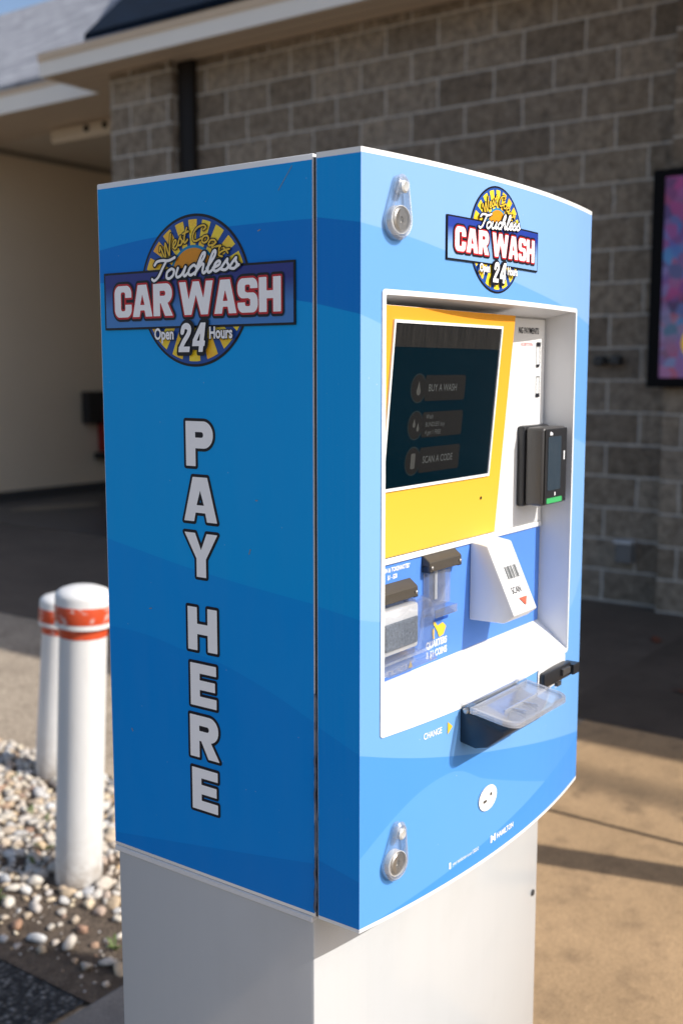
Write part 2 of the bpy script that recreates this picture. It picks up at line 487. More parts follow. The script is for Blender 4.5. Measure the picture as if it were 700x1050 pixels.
class MB:
    """collects shapes given in world coordinates; build() links ONE mesh object"""
    def __init__(s):
        s.bm = bmesh.new()
    def box(s, a, b, mi=0):
        x0, x1 = sorted((a[0], b[0])); y0, y1 = sorted((a[1], b[1])); z0, z1 = sorted((a[2], b[2]))
        v = [s.bm.verts.new(p) for p in ((x0,y0,z0),(x1,y0,z0),(x1,y1,z0),(x0,y1,z0),(x0,y0,z1),(x1,y0,z1),(x1,y1,z1),(x0,y1,z1))]
        for f in ((0,3,2,1),(4,5,6,7),(0,1,5,4),(1,2,6,5),(2,3,7,6),(3,0,4,7)):
            s.bm.faces.new([v[i] for i in f]).material_index = mi
        return s
    def face(s, pts, mi=0):
        f = s.bm.faces.new([s.bm.verts.new(p) for p in pts]); f.material_index = mi
        return s
    def prism(s, prof, fa, fb, mi=0):
        """prof: 2-D loop; fa/fb map a 2-D point to the two end loops"""
        A = [s.bm.verts.new(fa(p)) for p in prof]; B = [s.bm.verts.new(fb(p)) for p in prof]
        n = len(prof)
        s.bm.faces.new(A[::-1]).material_index = mi; s.bm.faces.new(B).material_index = mi
        for i in range(n):
            s.bm.faces.new((A[i], A[(i+1) % n], B[(i+1) % n], B[i])).material_index = mi
        return s
    def xprism(s, prof, x0, x1, mi=0):
        return s.prism(prof, lambda p: (x0, p[0], p[1]), lambda p: (x1, p[0], p[1]), mi)
    def lathe(s, prof, c, n=40, axis=Vector((0, 0, 1)), mi=0):
        q = Vector((0, 0, 1)).rotation_difference(axis)
        rings = []
        for r, h in prof:
            rings.append([s.bm.verts.new(Vector(c) + q @ Vector((r * math.cos(2*math.pi*i/n), r * math.sin(2*math.pi*i/n), h))) for i in range(n)])
        for a, b in zip(rings, rings[1:]):
            for i in range(n):
                s.bm.faces.new((a[i], a[(i+1) % n], b[(i+1) % n], b[i])).material_index = mi
        s.bm.faces.new(rings[0][::-1]).material_index = mi
        s.bm.faces.new(rings[-1]).material_index = mi
        return s
    def bevel(s, w, seg=2, ang=30):
        s.bm.normal_update()
        bmesh.ops.remove_doubles(s.bm, verts=s.bm.verts, dist=1e-6)
        ed = [e for e in s.bm.edges if len(e.link_faces) == 2 and e.calc_face_angle(0) > R(ang)]
        bmesh.ops.bevel(s.bm, geom=ed, offset=w, segments=seg, affect='EDGES', profile=0.5, clamp_overlap=True)
        return s
    def build(s, name, mats, parent=None, smooth=False, **kw):
        bmesh.ops.recalc_face_normals(s.bm, faces=s.bm.faces)
        if parent is not None:
            p = world_loc(parent)
            bmesh.ops.translate(s.bm, verts=s.bm.verts, vec=-p)
        me = bpy.data.meshes.new(name)
        s.bm.to_mesh(me); s.bm.free()
        o = link(name, me, mats, parent, **kw)
        if smooth:
            me.shade_smooth() if hasattr(me, 'shade_smooth') else None
            try: me.set_sharp_from_angle(angle=R(38))
            except Exception: pass
        return o

def world_loc(o):
    p = Vector((0, 0, 0))
    while o is not None:
        p += o.location; o = o.parent
    return p

# ------------------------------------------------------------------ printed graphics: signed-distance shapes polygonised on a grid
def seg_sd(X, Y, a, b):
    ax, ay = a; bx, by = b
    dx, dy = bx - ax, by - ay
    L = dx*dx + dy*dy + 1e-12
    t = np.clip(((X-ax)*dx + (Y-ay)*dy) / L, 0, 1)
    return np.hypot(X-ax-t*dx, Y-ay-t*dy)
def poly_sd(X, Y, P):
    d = np.full(X.shape, 1e9); ins = np.zeros(X.shape, bool)
    n = len(P)
    for i in range(n):
        a, b = P[i], P[(i+1) % n]
        d = np.minimum(d, seg_sd(X, Y, a, b))
        c = ((a[1] > Y) != (b[1] > Y)) & (X < (b[0]-a[0]) * (Y-a[1]) / ((b[1]-a[1]) if b[1] != a[1] else 1e-12) + a[0])
        ins ^= c
    return np.where(ins, -d, d)
def rbox_sd(X, Y, x0, y0, x1, y1, r=0.0):
    cx, cy, hx, hy = (x0+x1)/2, (y0+y1)/2, (x1-x0)/2 - r, (y1-y0)/2 - r
    qx, qy = np.abs(X-cx)-hx, np.abs(Y-cy)-hy
    return np.hypot(np.maximum(qx, 0), np.maximum(qy, 0)) + np.minimum(np.maximum(qx, qy), 0) - r
def circ_sd(X, Y, cx, cy, r): return np.hypot(X-cx, Y-cy) - r
def strokes_sd(X, Y, lines, w):
    d = np.full(X.shape, 1e9)
    for L in lines:
        for a, b in zip(L, L[1:]): d = np.minimum(d, seg_sd(X, Y, a, b))
    return d - w
def spline(pts, n=5):
    P = [pts[0]] + list(pts) + [pts[-1]]
    out = []
    for i in range(1, len(P)-2):
        p0, p1, p2, p3 = (np.array(P[j], float) for j in range(i-1, i+3))
        for t in np.linspace(0, 1, n, endpoint=False):
            out.append(tuple(0.5*((2*p1) + (p2-p0)*t + (2*p0-5*p1+4*p2-p3)*t*t + (3*p1-p0-3*p2+p3)*t**3)))
    out.append(tuple(pts[-1]))
    return out

def polygonise(sd, bbox, res):
    x0, y0, x1, y1 = bbox
    nx, ny = int((x1-x0)/res)+2, int((y1-y0)/res)+2
    xs, ys = np.linspace(x0, x1, nx), np.linspace(y0, y1, ny)
    X, Y = np.meshgrid(xs, ys)
    D = sd(X, Y)
    I = D < 0
    full = I[:-1,:-1] & I[1:,:-1] & I[:-1,1:] & I[1:,1:]
    some = (I[:-1,:-1] | I[1:,:-1] | I[:-1,1:] | I[1:,1:]) & ~full
    polys = []
    for j in range(ny-1):
        row = full[j]; i = 0
        idx = np.flatnonzero(row)
        if len(idx):
            st = idx[0]; pv = idx[0]
            for k in list(idx[1:]) + [10**9]:
                if k != pv+1 or k - st >= 10:
                    polys.append([(xs[st], ys[j]), (xs[pv+1], ys[j]), (xs[pv+1], ys[j+1]), (xs[st], ys[j+1])])
                    st = k
                pv = k
    for j, i in zip(*np.nonzero(some)):
        cs = [(i, j), (i+1, j), (i+1, j+1), (i, j+1)]
        p = []
        for k in range(4):
            a, b = cs[k], cs[(k+1) % 4]
            da, db = D[a[1], a[0]], D[b[1], b[0]]
            if da < 0: p.append((xs[a[0]], ys[a[1]]))
            if (da < 0) != (db < 0):
                t = da / (da-db)
                p.append((xs[a[0]] + t*(xs[b[0]]-xs[a[0]]), ys[a[1]] + t*(ys[b[1]]-ys[a[1]])))
        if len(p) >= 3: polys.append(p)
    return polys

def text_polys(s, x, y, h, wscale=1.0, shear=0.0, align='LEFT', bold=0.0, spacing=1.0):
    """flat text with capital height h, left/centre/right at x, baseline y"""
    cu = bpy.data.curves.new("text", 'FONT')
    cu.body = s; cu.align_x = align; cu.size = 1.0; cu.shear = shear; cu.offset = bold; cu.space_character = spacing
    cu.resolution_u = 3
    o = bpy.data.objects.new("text", cu)
    COL.objects.link(o)
    dg = bpy.context.evaluated_depsgraph_get()
    me = o.evaluated_get(dg).to_mesh()
    k = h / 0.70
    P = [[(x + me.vertices[i].co.x*k*wscale, y + me.vertices[i].co.y*k) for i in p.vertices] for p in me.polygons]
    o.evaluated_get(dg).to_mesh_clear()
    bpy.data.objects.remove(o); bpy.data.curves.remove(cu)
    return P

def decal(name, layers, mapf, parent, base=0.0004, step=0.00022, uvf=None, **kw):
    """layers: (polys, material); mapf(u, v, off) -> world point"""
    p0 = world_loc(parent)
    verts, faces, mi, mats = [], [], [], []
    for k, (polys, mat) in enumerate(layers):
        if mat not in mats: mats.append(mat)
        m = mats.index(mat)
        off = base + step*k
        for P in polys:
            i0 = len(verts)
            verts += [P_ for P_ in ((u, v, off) for u, v in P)]
            faces.append(list(range(i0, i0+len(P)))); mi.append(m)
    V = [Vector(mapf(*v)) - p0 for v in verts]
    me = bpy.data.meshes.new(name)
    me.from_pydata(V, [], faces)
    me.polygons.foreach_set('material_index', mi)
    if uvf:
        ul = me.uv_layers.new(name="UVMap")
        li = 0
        for f in faces:
            for vi in f:
                ul.data[li].uv = uvf(*verts[vi][:2]); li += 1
    me.update()
    return link(name, me, mats, parent, **kw)

# ---- block letters as signed distances in a cell of width w, height 1
def G(ch, X, Y, w, s, t=None):
    t = t or s
    if ch == 'P' or ch == 'R':
        y0 = 0.40
        d = rbox_sd(X, Y, 0, y0, w, 1, 0.29)
        d = np.minimum(d, rbox_sd(X, Y, 0, y0, w*0.5, 1))
        hole = np.minimum(rbox_sd(X, Y, s, y0+t*0.95, w-s, 1-t*0.95, min(0.13, (0.6-1.9*t)/2.1)), rbox_sd(X, Y, s, y0+t*0.95, s+(w-2*s)*0.5, 1-t*0.95))
        d = np.maximum(d, -hole)
        d = np.minimum(d, rbox_sd(X, Y, 0, 0, s, 1))
        if ch == 'R': d = np.minimum(d, poly_sd(X, Y, [(w*0.36, 0.45), (w*0.36+s*0.98, 0.48), (w+0.03, 0), (w-s*1.08, 0)]))
        return d
    if ch == 'A':
        a = 0.17*w/0.85 + 0.02
        d = poly_sd(X, Y, [(0, 0), (w/2-a, 1), (w/2+a, 1), (w, 0), (w-s*1.05, 0), (w-s*1.05-0.05, 0.2), (s*1.05+0.05, 0.2), (s*1.05, 0)])
        hole = poly_sd(X, Y, [(w/2-0.095*w/0.85, 0.37), (w/2, 0.70), (w/2+0.095*w/0.85, 0.37)])
        return np.maximum(d, -hole)
    if ch == 'Y':
        return poly_sd(X, Y, [(0, 1), (s*1.12, 1), (w/2, 0.62), (w-s*1.12, 1), (w, 1), (w/2+s/2, 0.42), (w/2+s/2, 0), (w/2-s/2, 0), (w/2-s/2, 0.42)])
    if ch == 'H':
        return np.minimum(np.minimum(rbox_sd(X, Y, 0, 0, s, 1), rbox_sd(X, Y, w-s, 0, w, 1)), rbox_sd(X, Y, 0, 0.5-t*0.48, w, 0.5+t*0.48))
    if ch == 'E':
        d = rbox_sd(X, Y, 0, 0, s, 1)
        for a, b, ww in ((0, t*0.92, w), (0.5-t*0.45, 0.5+t*0.45, w*0.95), (1-t*0.92, 1, w)):
            d = np.minimum(d, rbox_sd(X, Y, 0, a, ww, b))
        return d
    if ch == 'C':
        d = rbox_sd(X, Y, 0, 0, w, 1, 0.26)
        d = np.maximum(d, -rbox_sd(X, Y, s, t*0.85, w-s, 1-t*0.85, 0.07))
        return np.maximum(d, -rbox_sd(X, Y, w-s-0.01, 0.40, w+1, 0.62))
    if ch == 'S':
        o1 = np.maximum(rbox_sd(X, Y, 0, 0.42, w, 1, 0.24), -rbox_sd(X, Y, s, 0.42+t*0.62, w-s, 1-t*0.8, 0.06))
        o1 = np.maximum(o1, -rbox_sd(X, Y, w-s-0.02, 0.25, w+1, 0.70))
        o2 = np.maximum(rbox_sd(X, Y, 0, 0, w, 0.58, 0.24), -rbox_sd(X, Y, s, t*0.8, w-s, 0.58-t*0.62, 0.06))
        o2 = np.maximum(o2, -rbox_sd(X, Y, -1, 0.30, s+0.02, 0.75))
        mid = poly_sd(X, Y, [(0.03*w, 0.60), (s, 0.62), (w*0.97, 0.40), (w-s, 0.38)])
        return np.minimum(np.minimum(o1, o2), mid)
    if ch == 'W':
        k = s*0.84
        L1 = poly_sd(X, Y, [(0, 1), (k*1.15, 1), (0.25*w+k*0.62, 0), (0.25*w-k*0.55, 0)])
        L2 = poly_sd(X, Y, [(0.25*w-k*0.45, 0), (0.25*w+k*0.62, 0), (0.5*w+k*0.55, 1), (0.5*w-k*0.5, 1)])
        L3 = poly_sd(X, Y, [(0.5*w-k*0.55, 1), (0.5*w+k*0.55, 1), (0.75*w+k*0.5, 0), (0.75*w-k*0.62, 0)])
        L4 = poly_sd(X, Y, [(0.75*w-k*0.62, 0), (0.75*w+k*0.55, 0), (w, 1), (w-k*1.15, 1)])
        return np.minimum(np.minimum(L1, L2), np.minimum(L3, L4))
    if ch == '2':
        d = strokes_sd(X, Y, [spline([(0.13*w/0.6, 0.70), (0.16*w/0.6, 0.85), (0.30*w/0.6, 0.90), (0.46*w/0.6, 0.82), (0.46*w/0.6, 0.64), (0.25*w/0.6, 0.35), (0.12*w/0.6, 0.12)])], s*0.5)
        return np.minimum(d, rbox_sd(X, Y, 0.02, 0, w, s*0.9))
    if ch == '4':
        d = rbox_sd(X, Y, w*0.55, 0, w*0.55+s, 1)
        d = np.minimum(d, rbox_sd(X, Y, 0, 0.2, w, 0.2+s*0.8))
        return np.minimum(d, poly_sd(X, Y, [(0, 0.2), (0, 0.42), (w*0.5, 1), (w*0.55+s, 1), (w*0.45, 0.55), (s*0.9, 0.36)]))

# ---- brush script: strokes in a cell with x-height 0.5, cap height 1
SCR = {
 'T': (0.62, [[(-0.02, .80), (.06, .96), (.30, .98), (.60, .92), (.86, 1.03)], [(.50, .93), (.40, .60), (.28, .16), (.12, .0), (0.0, .10)]]),
 'o': (0.46, [[(.20, .48), (.04, .34), (.06, .08), (.20, .0), (.34, .14), (.34, .38), (.20, .48)]]),
 'u': (0.54, [[(.04, .46), (.02, .14), (.12, .0), (.28, .10), (.38, .46)], [(.38, .46), (.36, .12), (.44, .0), (.54, .12)]]),
 'c': (0.36, [[(.30, .40), (.20, .48), (.05, .34), (.05, .10), (.18, .0), (.38, .14)]]),
 'h': (0.46, [[(.02, .30), (.22, .75), (.22, 1.0), (.12, .95), (.03, .50), (.0, .0)], [(.0, .10), (.16, .42), (.28, .44), (.30, .12), (.38, .0), (.50, .14)]]),
 'l': (0.28, [[(.0, .20), (.22, .72), (.22, 1.0), (.12, .95), (.05, .40), (.08, .06), (.18, .0), (.30, .14)]]),
 'e': (0.36, [[(.0, .18), (.22, .28), (.26, .42), (.16, .48), (.05, .34), (.05, .10), (.18, .0), (.38, .14)]]),
 's': (0.36, [[(.0, .12), (.18, .50), (.20, .36), (.30, .18), (.22, .0), (.04, .04)], [(.24, .02), (.38, .14)]]),
 'W': (0.82, [[(-.02, .80), (.10, .96), (.12, .60), (.12, .0), (.42, .80), (.44, .0), (.70, .60), (.80, 1.0)]]),
 't': (0.28, [[(.16, .85), (.08, .40), (.08, .06), (.16, .0), (.30, .14)], [(-.02, .56), (.28, .62)]]),
 'C': (0.62, [[(.50, .74), (.56, .92), (.40, 1.0), (.14, .78), (.02, .40), (.10, .06), (.30, .0), (.58, .22)]]),
 'a': (0.44, [[(.32, .42), (.20, .48), (.05, .34), (.04, .10), (.14, .0), (.30, .20), (.34, .44), (.32, .10), (.38, .0), (.48, .12)]]),
}
def script_lines(word, place):
    """place(x, y) maps cell coordinates (x runs along the word) to the decal plane"""
    x = 0; out = []
    for ch in word:
        if ch == ' ': x += 0.30; continue
        adv, st = SCR[ch]
        for s_ in st: out.append([place(x + a + 0.22*b, b) for a, b in spline(s_, 4)])
        x += adv
    return out, x
def script_width(word):
    return sum(0.30 if c == ' ' else SCR[c][0] for c in word)

def make_logo(name, k, cx, cz, mapf, parent, banner, res):
    """West Coast Touchless CAR WASH badge; local coordinates in metres of the side logo, scaled by k"""
    B = (-0.142, -0.090, 0.142, 0.088)
    def P(sd): return [[(cx + k*u, cz + k*v) for u, v in p] for p in polygonise(sd, B, res)]
    zc = 0.0035          # banner centre sits a little below the badge centre
    rect = (-0.1375, -0.0385, 0.1375, 0.0245)
    lay = []
    circ = lambda X, Y: circ_sd(X, Y, 0, 0, 0.0795)
    rec = lambda X, Y: rbox_sd(X, Y, *rect)
    lay.append((P(lambda X, Y: np.minimum(circ(X, Y), rec(X, Y))), m_ink))
    lay.append((P(lambda X, Y: circ(X, Y) + 0.0028), m_bink))
    def rays(X, Y):
        r = np.hypot(X, Y - 0.010); a = np.arctan2(X, Y - 0.010)
        n = 20; st = 2*math.pi/n
        aa = np.abs((a + st/2) % st - st/2)
        return np.maximum(r*(aa - st*0.31), np.maximum(np.hypot(X, Y) - 0.0738, 0.033 - r))
    lay.append((P(rays), m_rays))
    lay.append((P(lambda X, Y: circ_sd(X, Y, 0, 0.013, 0.0345)), m_tink))
    lay.append((P(lambda X, Y: circ_sd(X, Y, 0, 0.013, 0.0315)), m_oink))
    # banner
    lay.append((P(lambda X, Y: rec(X, Y)), m_ink))
    lay.append((P(lambda X, Y: rec(X, Y) + 0.0024), banner))
    # West Coast on an arc
    word = 'West Coast'; tot = script_width(word); h = 0.0172
    def arc(x, y):
        a = (x - tot/2 - 0.02) / tot * 1.80
        r = 0.0525 + (y-0.1)*h
        return (r*math.sin(a), r*math.cos(a) + 0.0005)
    wl, _ = script_lines(word, arc)
    wl = [[(a, b) for a, b in L] for L in wl]
    lay.append((P(lambda X, Y: strokes_sd(X, Y, wl, 0.0020)), m_ink))
    lay.append((P(lambda X, Y: strokes_sd(X, Y, wl, 0.00095)), m_yink))
    # CAR WASH
    x = -0.1195; ht = 0.0345; zb = -0.0250
    gl = []
    for ch, w in (('C', .90), ('A', 1.02), ('R', .95), (' ', .30), ('W', 1.62), ('A', 1.02), ('S', .90), ('H', .95)):
        if ch != ' ': gl.append((ch, x, w))
        x += (w + (0.055 if ch != ' ' else 0)) * 0.0300
    kx = 0.0300
    def cw(X, Y):
        d = np.full(X.shape, 1e9)
        for ch, x0, w in gl:
            d = np.minimum(d, G(ch, (X-x0)/kx, (Y-zb)/ht, w, 0.335, 0.235) * kx)
        return d
    lay.append((P(lambda X, Y: cw(X, Y) - 0.0040), m_ink))
    lay.append((P(lambda X, Y: cw(X, Y) - 0.0018), m_rink))
    lay.append((P(lambda X, Y: cw(X, Y)), m_wink))
    # Touchless
    word = 'Touchless'; tot = script_width(word); wd = 0.124; h = 0.0205
    tl, _ = script_lines(word, lambda x, y: (-0.060 + x/tot*wd, 0.0125 + y*h + x/tot*0.0080))
    lay.append((P(lambda X, Y: strokes_sd(X, Y, tl, 0.0032)), m_ink))
    lay.append((P(lambda X, Y: strokes_sd(X, Y, tl, 0.00145)), m_wink))
    # 24
    def n24(X, Y):
        Xs = X - 0.16*(Y + 0.048)
        a = G('2', (Xs + 0.0185)/0.0270, (Y + 0.0640)/0.0305, 0.62, 0.21)*0.0270
        b = G('4', (Xs - 0.0015)/0.0270, (Y + 0.0640)/0.0305, 0.66, 0.23)*0.0270
        return np.minimum(a, b)
    lay.append((P(lambda X, Y: n24(X, Y) - 0.0035), m_ink))
    # Open / Hours with a dark edge
    S = lambda polys: [[(cx + k*u, cz + k*v) for u, v in p] for p in polys]
    for s_, x0 in (('Open', -0.0570), ('Hours', 0.0240)):
        lay.append((S(text_polys(s_, x0, -0.0500, 0.0118, 0.76, bold=0.085)), m_ink))
        lay.append((S(text_polys(s_, x0, -0.0500, 0.0118, 0.76, bold=0.030)), m_wink))
    lay.append((P(n24), m_wink))
    uv = lambda u, v: (((u-cx)/k - rect[0])/(rect[2]-rect[0]), ((v-cz)/k - rect[1])/(rect[3]-rect[1]))
    return decal(name, lay, mapf, parent, uvf=uv)

# =================================================================== PAYMENT KIOSK
K = empty("payment_kiosk", (1.12, 0.80, 0.02), "tall blue wave-printed car wash payment kiosk on a grey pedestal, reading PAY HERE", "payment kiosk")
Z0, Z1 = 0.829, 1.606

def quadgrid(name, cols, rows, ptf, uvf, mats, mif, parent):
    p0 = world_loc(parent)
    nx, ny = len(cols), len(rows)
    V = [Vector(ptf(c, r)) - p0 for r in rows for c in cols]
    Fc, mi = [], []
    for j in range(ny-1):
        for i in range(nx-1):
            m = mif((cols[i]+cols[i+1])/2, (rows[j]+rows[j+1])/2)
            if m is None: continue
            Fc.append((j*nx+i, j*nx+i+1, (j+1)*nx+i+1, (j+1)*nx+i)); mi.append(m)
    me = bpy.data.meshes.new(name)
    me.from_pydata(V, [], Fc)
    me.polygons.foreach_set('material_index', mi)
    ul = me.uv_layers.new(name="UVMap")
    k = 0
    for f in Fc:
        for vi in f:
            ul.data[k].uv = uvf(cols[vi % nx], rows[vi // nx]); k += 1
    me.update()
    return me

# pedestal
b = MB(); b.box((XL+0.001, 0.663, 0.02), (XR+0.009, 0.962, Z0-0.006)).bevel(0.004, 2)
ped = b.build("pedestal", m_ped, K, smooth=True)
b = MB(); b.box((XL-0.012, 0.645, 0.02), (XR+0.012, 0.978, 0.028)).bevel(0.002, 1)
b.build("base_plate", m_steel, K)
b = MB(); b.lathe([(0.0045, 0), (0.0045, 0.002), (0.002, 0.003)], (1.380, 0.6632, 0.645), 12, Vector((0, -1, 0)))
b.build("bolt", m_char, K)

# cabinet body (vinyl side set into white edges)
b = MB(); b.box((XL, YS+0.0025, Z0), (XR, YB, Z1)).bevel(0.0012, 2)
cab = b.build("cabinet", m_white, K, smooth=True)
side_map = lambda u, v, off: (XL - off, u, v)
cols = [YB-0.0016, YS+0.0030]; rows = [Z0+0.0045, Z1-0.006]
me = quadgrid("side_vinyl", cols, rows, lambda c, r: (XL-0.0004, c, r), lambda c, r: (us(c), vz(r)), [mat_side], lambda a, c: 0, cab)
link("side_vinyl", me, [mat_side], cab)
b = MB(); b.box((XL-0.0006, 0.664, Z0-0.0075), (XL+0.010, YB, Z0-0.0005)).bevel(0.001, 1)
b.build("bottom_lip", m_stainless, cab)
flip = lambda f: (lambda u, v, off: f(-u, v, off))      # side graphics are written with u running to the viewer's right (-Y)
smap = lambda u, v, off: (XL - 0.0004 - off, -u, v)
make_logo("logo_decal", 1.0, -0.8185, 1.4825, smap, cab, m_bans, 0.00055)

# PAY HERE
def pay_here():
    ht = 0.0485
    rows_ = [('P', 1.2965, .82), ('A', 1.2362, 1.00), ('Y', 1.1750, 1.00), ('H', 1.0922, .90), ('E', 1.0288, .80), ('R', 0.9692, .88), ('E', 0.9080, .80)]
    lay1, lay2 = [], []
    for ch, zb, w in rows_:
        ww = w*ht
        x0 = -0.8145 - ww/2
        f = lambda X, Y, ch=ch, zb=zb, w=w, x0=x0: G(ch, (X-x0)/ht, (Y-zb)/ht, w, 0.29, 0.25)*ht
        bb = (x0-0.008, zb-0.008, x0+ww+0.008, zb+ht+0.008)
        lay1 += polygonise(lambda X, Y: f(X, Y)-0.0032, bb, 0.0005)
        lay2 += polygonise(f, bb, 0.0005)
    return decal("pay_here_lettering", [(lay1, m_ink), (lay2, m_wink)], smap, cab)
pay_here()
# small scuffs in the side vinyl
def scuffs():
    P = []
    for u, v, l, a in ((-.728, 1.5385, .004, .3), (-.694, 1.586, .028, .9), (-.745, 1.21, .006, 1.2), (-.895, 1.13, .004, .2), (-.735, 1.265, .003, 0.), (-.93, .98, .004, 2.)):
        dx, dz = math.cos(a)*l/2, math.sin(a)*l/2; w = 0.0006 if l > .01 else .0011
        nx, nz = -math.sin(a)*w/2, math.cos(a)*w/2
        decal("scratch", [([[(u-dx-nx, v-dz-nz), (u+dx-nx, v+dz-nz), (u+dx+nx, v+dz+nz), (u-dx+nx, v-dz+nz)]], m_gink)], smap, cab)
scuffs()
# weather strip squeezed out of the gap between cabinet and door
b = MB()
n = 60
pr = None
for i in range(n+1):
    t = i/n; z = 0.836 + t*0.235
    y = YS + 0.0006 + 0.0007*math.sin(13*t) + 0.0006*math.sin(37*t+1) + 0.0005*math.sin(83*t)
    x = XL - 0.0004 - (0.0014*abs(math.sin(19*t+.4)) + 0.0007*abs(math.sin(57*t)))*(1-t)**.6
    w = 0.0008 + 0.0010*abs(math.sin(11*t+.6))*(1-t)
    ring = [b.bm.verts.new(p) for p in ((x, y-w, z), (x-0.0012, y, z), (x, y+w, z), (x+0.006, y, z))]
    if pr:
        for k in range(4): b.bm.faces.new((pr[k], pr[(k+1) % 4], ring[(k+1) % 4], ring[k]))
    pr = ring
b.build("weather_strip", plain("worn_seal", (0.07, 0.09, 0.13), 0.5, var=0.5, vscale=150), cab, smooth=True)

# ---------------- door: bowed shell with the opening cut out
OX0, OX1, OZ0, OZ1 = 0.8915, 1.3205, 1.0325, 1.4730
cols = sorted(set([XL + (XR-XL)*i/44 for i in range(45)] + [OX0, OX1]))
rows = [Z0, Z0+0.0042, OZ0, 1.13, 1.25, 1.36, OZ1, Z1-0.0048, Z1]
DY1 = 0.6565   # back of the door
def mif(cx, cz):
    if OX0 < cx < OX1 and OZ0 < cz < OZ1: return None
    return 1 if (cz < Z0+0.0042 or cz > Z1-0.0048) else 0
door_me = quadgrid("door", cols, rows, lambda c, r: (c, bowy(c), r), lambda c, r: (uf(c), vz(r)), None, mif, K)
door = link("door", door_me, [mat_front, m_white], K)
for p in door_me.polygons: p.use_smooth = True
# door edges, top and underside
b = MB()
for z in (Z0, Z1):
    b.face([(c, bowy(c), z) for c in cols] + [(XR, DY1, z), (XL, DY1, z)])
b.face([(XR, bowy(XR), Z0), (XR, DY1, Z0), (XR, DY1, Z1), (XR, bowy(XR), Z1)])
b.face([(XL, bowy(XL), Z0), (XL, DY1, Z0), (XL, DY1, Z1), (XL, bowy(XL), Z1)])
b.build("door_edge", m_white, door)
b = MB(); b.box((XL+.0015, DY1+.0001, Z0+.001), (XR-.0015, YS+.0024, Z1-.004)); b.build("gap_shade_fill", m_black, door)  # black fill stands in for the shade inside the door gap
me = quadgrid("edge_vinyl", [DY1-0.0008, bowy(XL)-0.0002], [Z0+0.0042, Z1-0.0055], lambda c, r: (XL-0.0005, c, r), lambda c, r: (ud(c), vz(r)), None, lambda a, c: 0, door)
link("edge_vinyl", me, [mat_doorside], door)
fmap = lambda u, v, off: (u, bowy(u) - off, v)
make_logo("logo_decal", 0.715, 1.0825, 1.5395, fmap, door, m_banf, 0.0007)
# white rim round the opening
def rim():
    rw = 0.0042
    def sd(X, Y): 
        o = rbox_sd(X, Y, OX0-rw, OZ0-rw, OX1+rw, OZ1+rw, 0.004)
        return np.maximum(o, -rbox_sd(X, Y, OX0+.0012, OZ0+.0014, OX1-.0012, OZ1-.0010))
    return decal("opening_rim", [(polygonise(sd, (OX0-.01, OZ0-.01, OX1+.01, OZ1+.01), 0.0011), m_white)], fmap, door, base=0.0009)
rim()

# ---------------- recess
YP, IX1 = 0.637, 1.3212
b = MB()
ncol = [OX0 + (OX1-OX0)*i/20 for i in range(21)]
bx = lambda c: c + (IX1-OX1)*(c-OX0)/(OX1-OX0)
ZF = 1.0664     # floor height at the back, ZC ceiling at the back
ZC = 1.4650
for c0, c1 in zip(ncol, ncol[1:]):
    b.face([(c0, bowy(c0), OZ0), (c1, bowy(c1), OZ0), (bx(c1), YP, ZF), (bx(c0), YP, ZF)], 0)
    b.face([(c0, bowy(c0), OZ1), (c1, bowy(c1), OZ1), (bx(c1), YP, ZC), (bx(c0), YP, ZC)], 1)
b.face([(OX1, bowy(OX1), OZ0), (OX1, bowy(OX1), OZ1), (IX1, YP, ZC), (IX1, YP, ZF)], 1)
b.face([(OX0, bowy(OX0), OZ0), (OX0, bowy(OX0), OZ1), (OX0, YP, ZC), (OX0, YP, ZF)], 1)
b.face([(OX0, YP, ZF), (IX1, YP, ZF), (IX1, YP, ZC), (OX0, YP, ZC)], 1)
recess = b.build("recess_surround", [m_white, m_stainless], K)
# ---- the fittings in the recess are drawn on a reference plane (y = 0.648) and then set to their true depth
YP, IX1, ZF, ZC = 0.648, 1.3435, 1.0605, 1.4660
EYE = Vector((0, 0, CAM_H)) - K.location
def refit(o, k0, k1=None):
    # resize so that the part's back lies on the recess wall; k may vary from bottom to top of a tilted part
    for v in o.data.vertices:
        k = k0 if k1 is None else k0 + (k1-k0)*(v.co.z + K.location.z - 1.198)/.267
        v.co = EYE + (v.co-EYE)*k
    o.data.update()
    for c in o.children: refit(c, k0, k1)
# blue instruction panel, white instruction panel, ledge
pm = lambda u, v, off: (u, YP - 0.0012 - off, v)
b = MB(); b.box((OX0+.001, YP-0.0012, ZF+.0005), (IX1-0.001, YP-0.0002, 1.1905)); bluep = b.build("coin_panel", m_royal, K)
b = MB(); b.box((OX0+.001, YP-0.004, 1.1905), (IX1-0.002, YP-0.0002, 1.1975)).bevel(.0008, 1); ledge = b.build("ledge_strip", m_white, K)
b = MB(); b.box((1.200, YP-0.0030, 1.198), (IX1-0.0025, YP-0.0002, ZC-0.001)).bevel(.0008, 1); whitep = b.build("payment_sign", m_white, K)
wm = lambda u, v, off: (u, YP - 0.0030 - off, v)
def quad(x0, z0, x1, z1): return [(x0, z0), (x1, z0), (x1, z1), (x0, z1)]
def frame(x0, z0, x1, z1, w): return [quad(x0, z0, x1, z0+w), quad(x0, z1-w, x1, z1), quad(x0, z0+w, x0+w, z1-w), quad(x1-w, z0+w, x1, z1-w)]
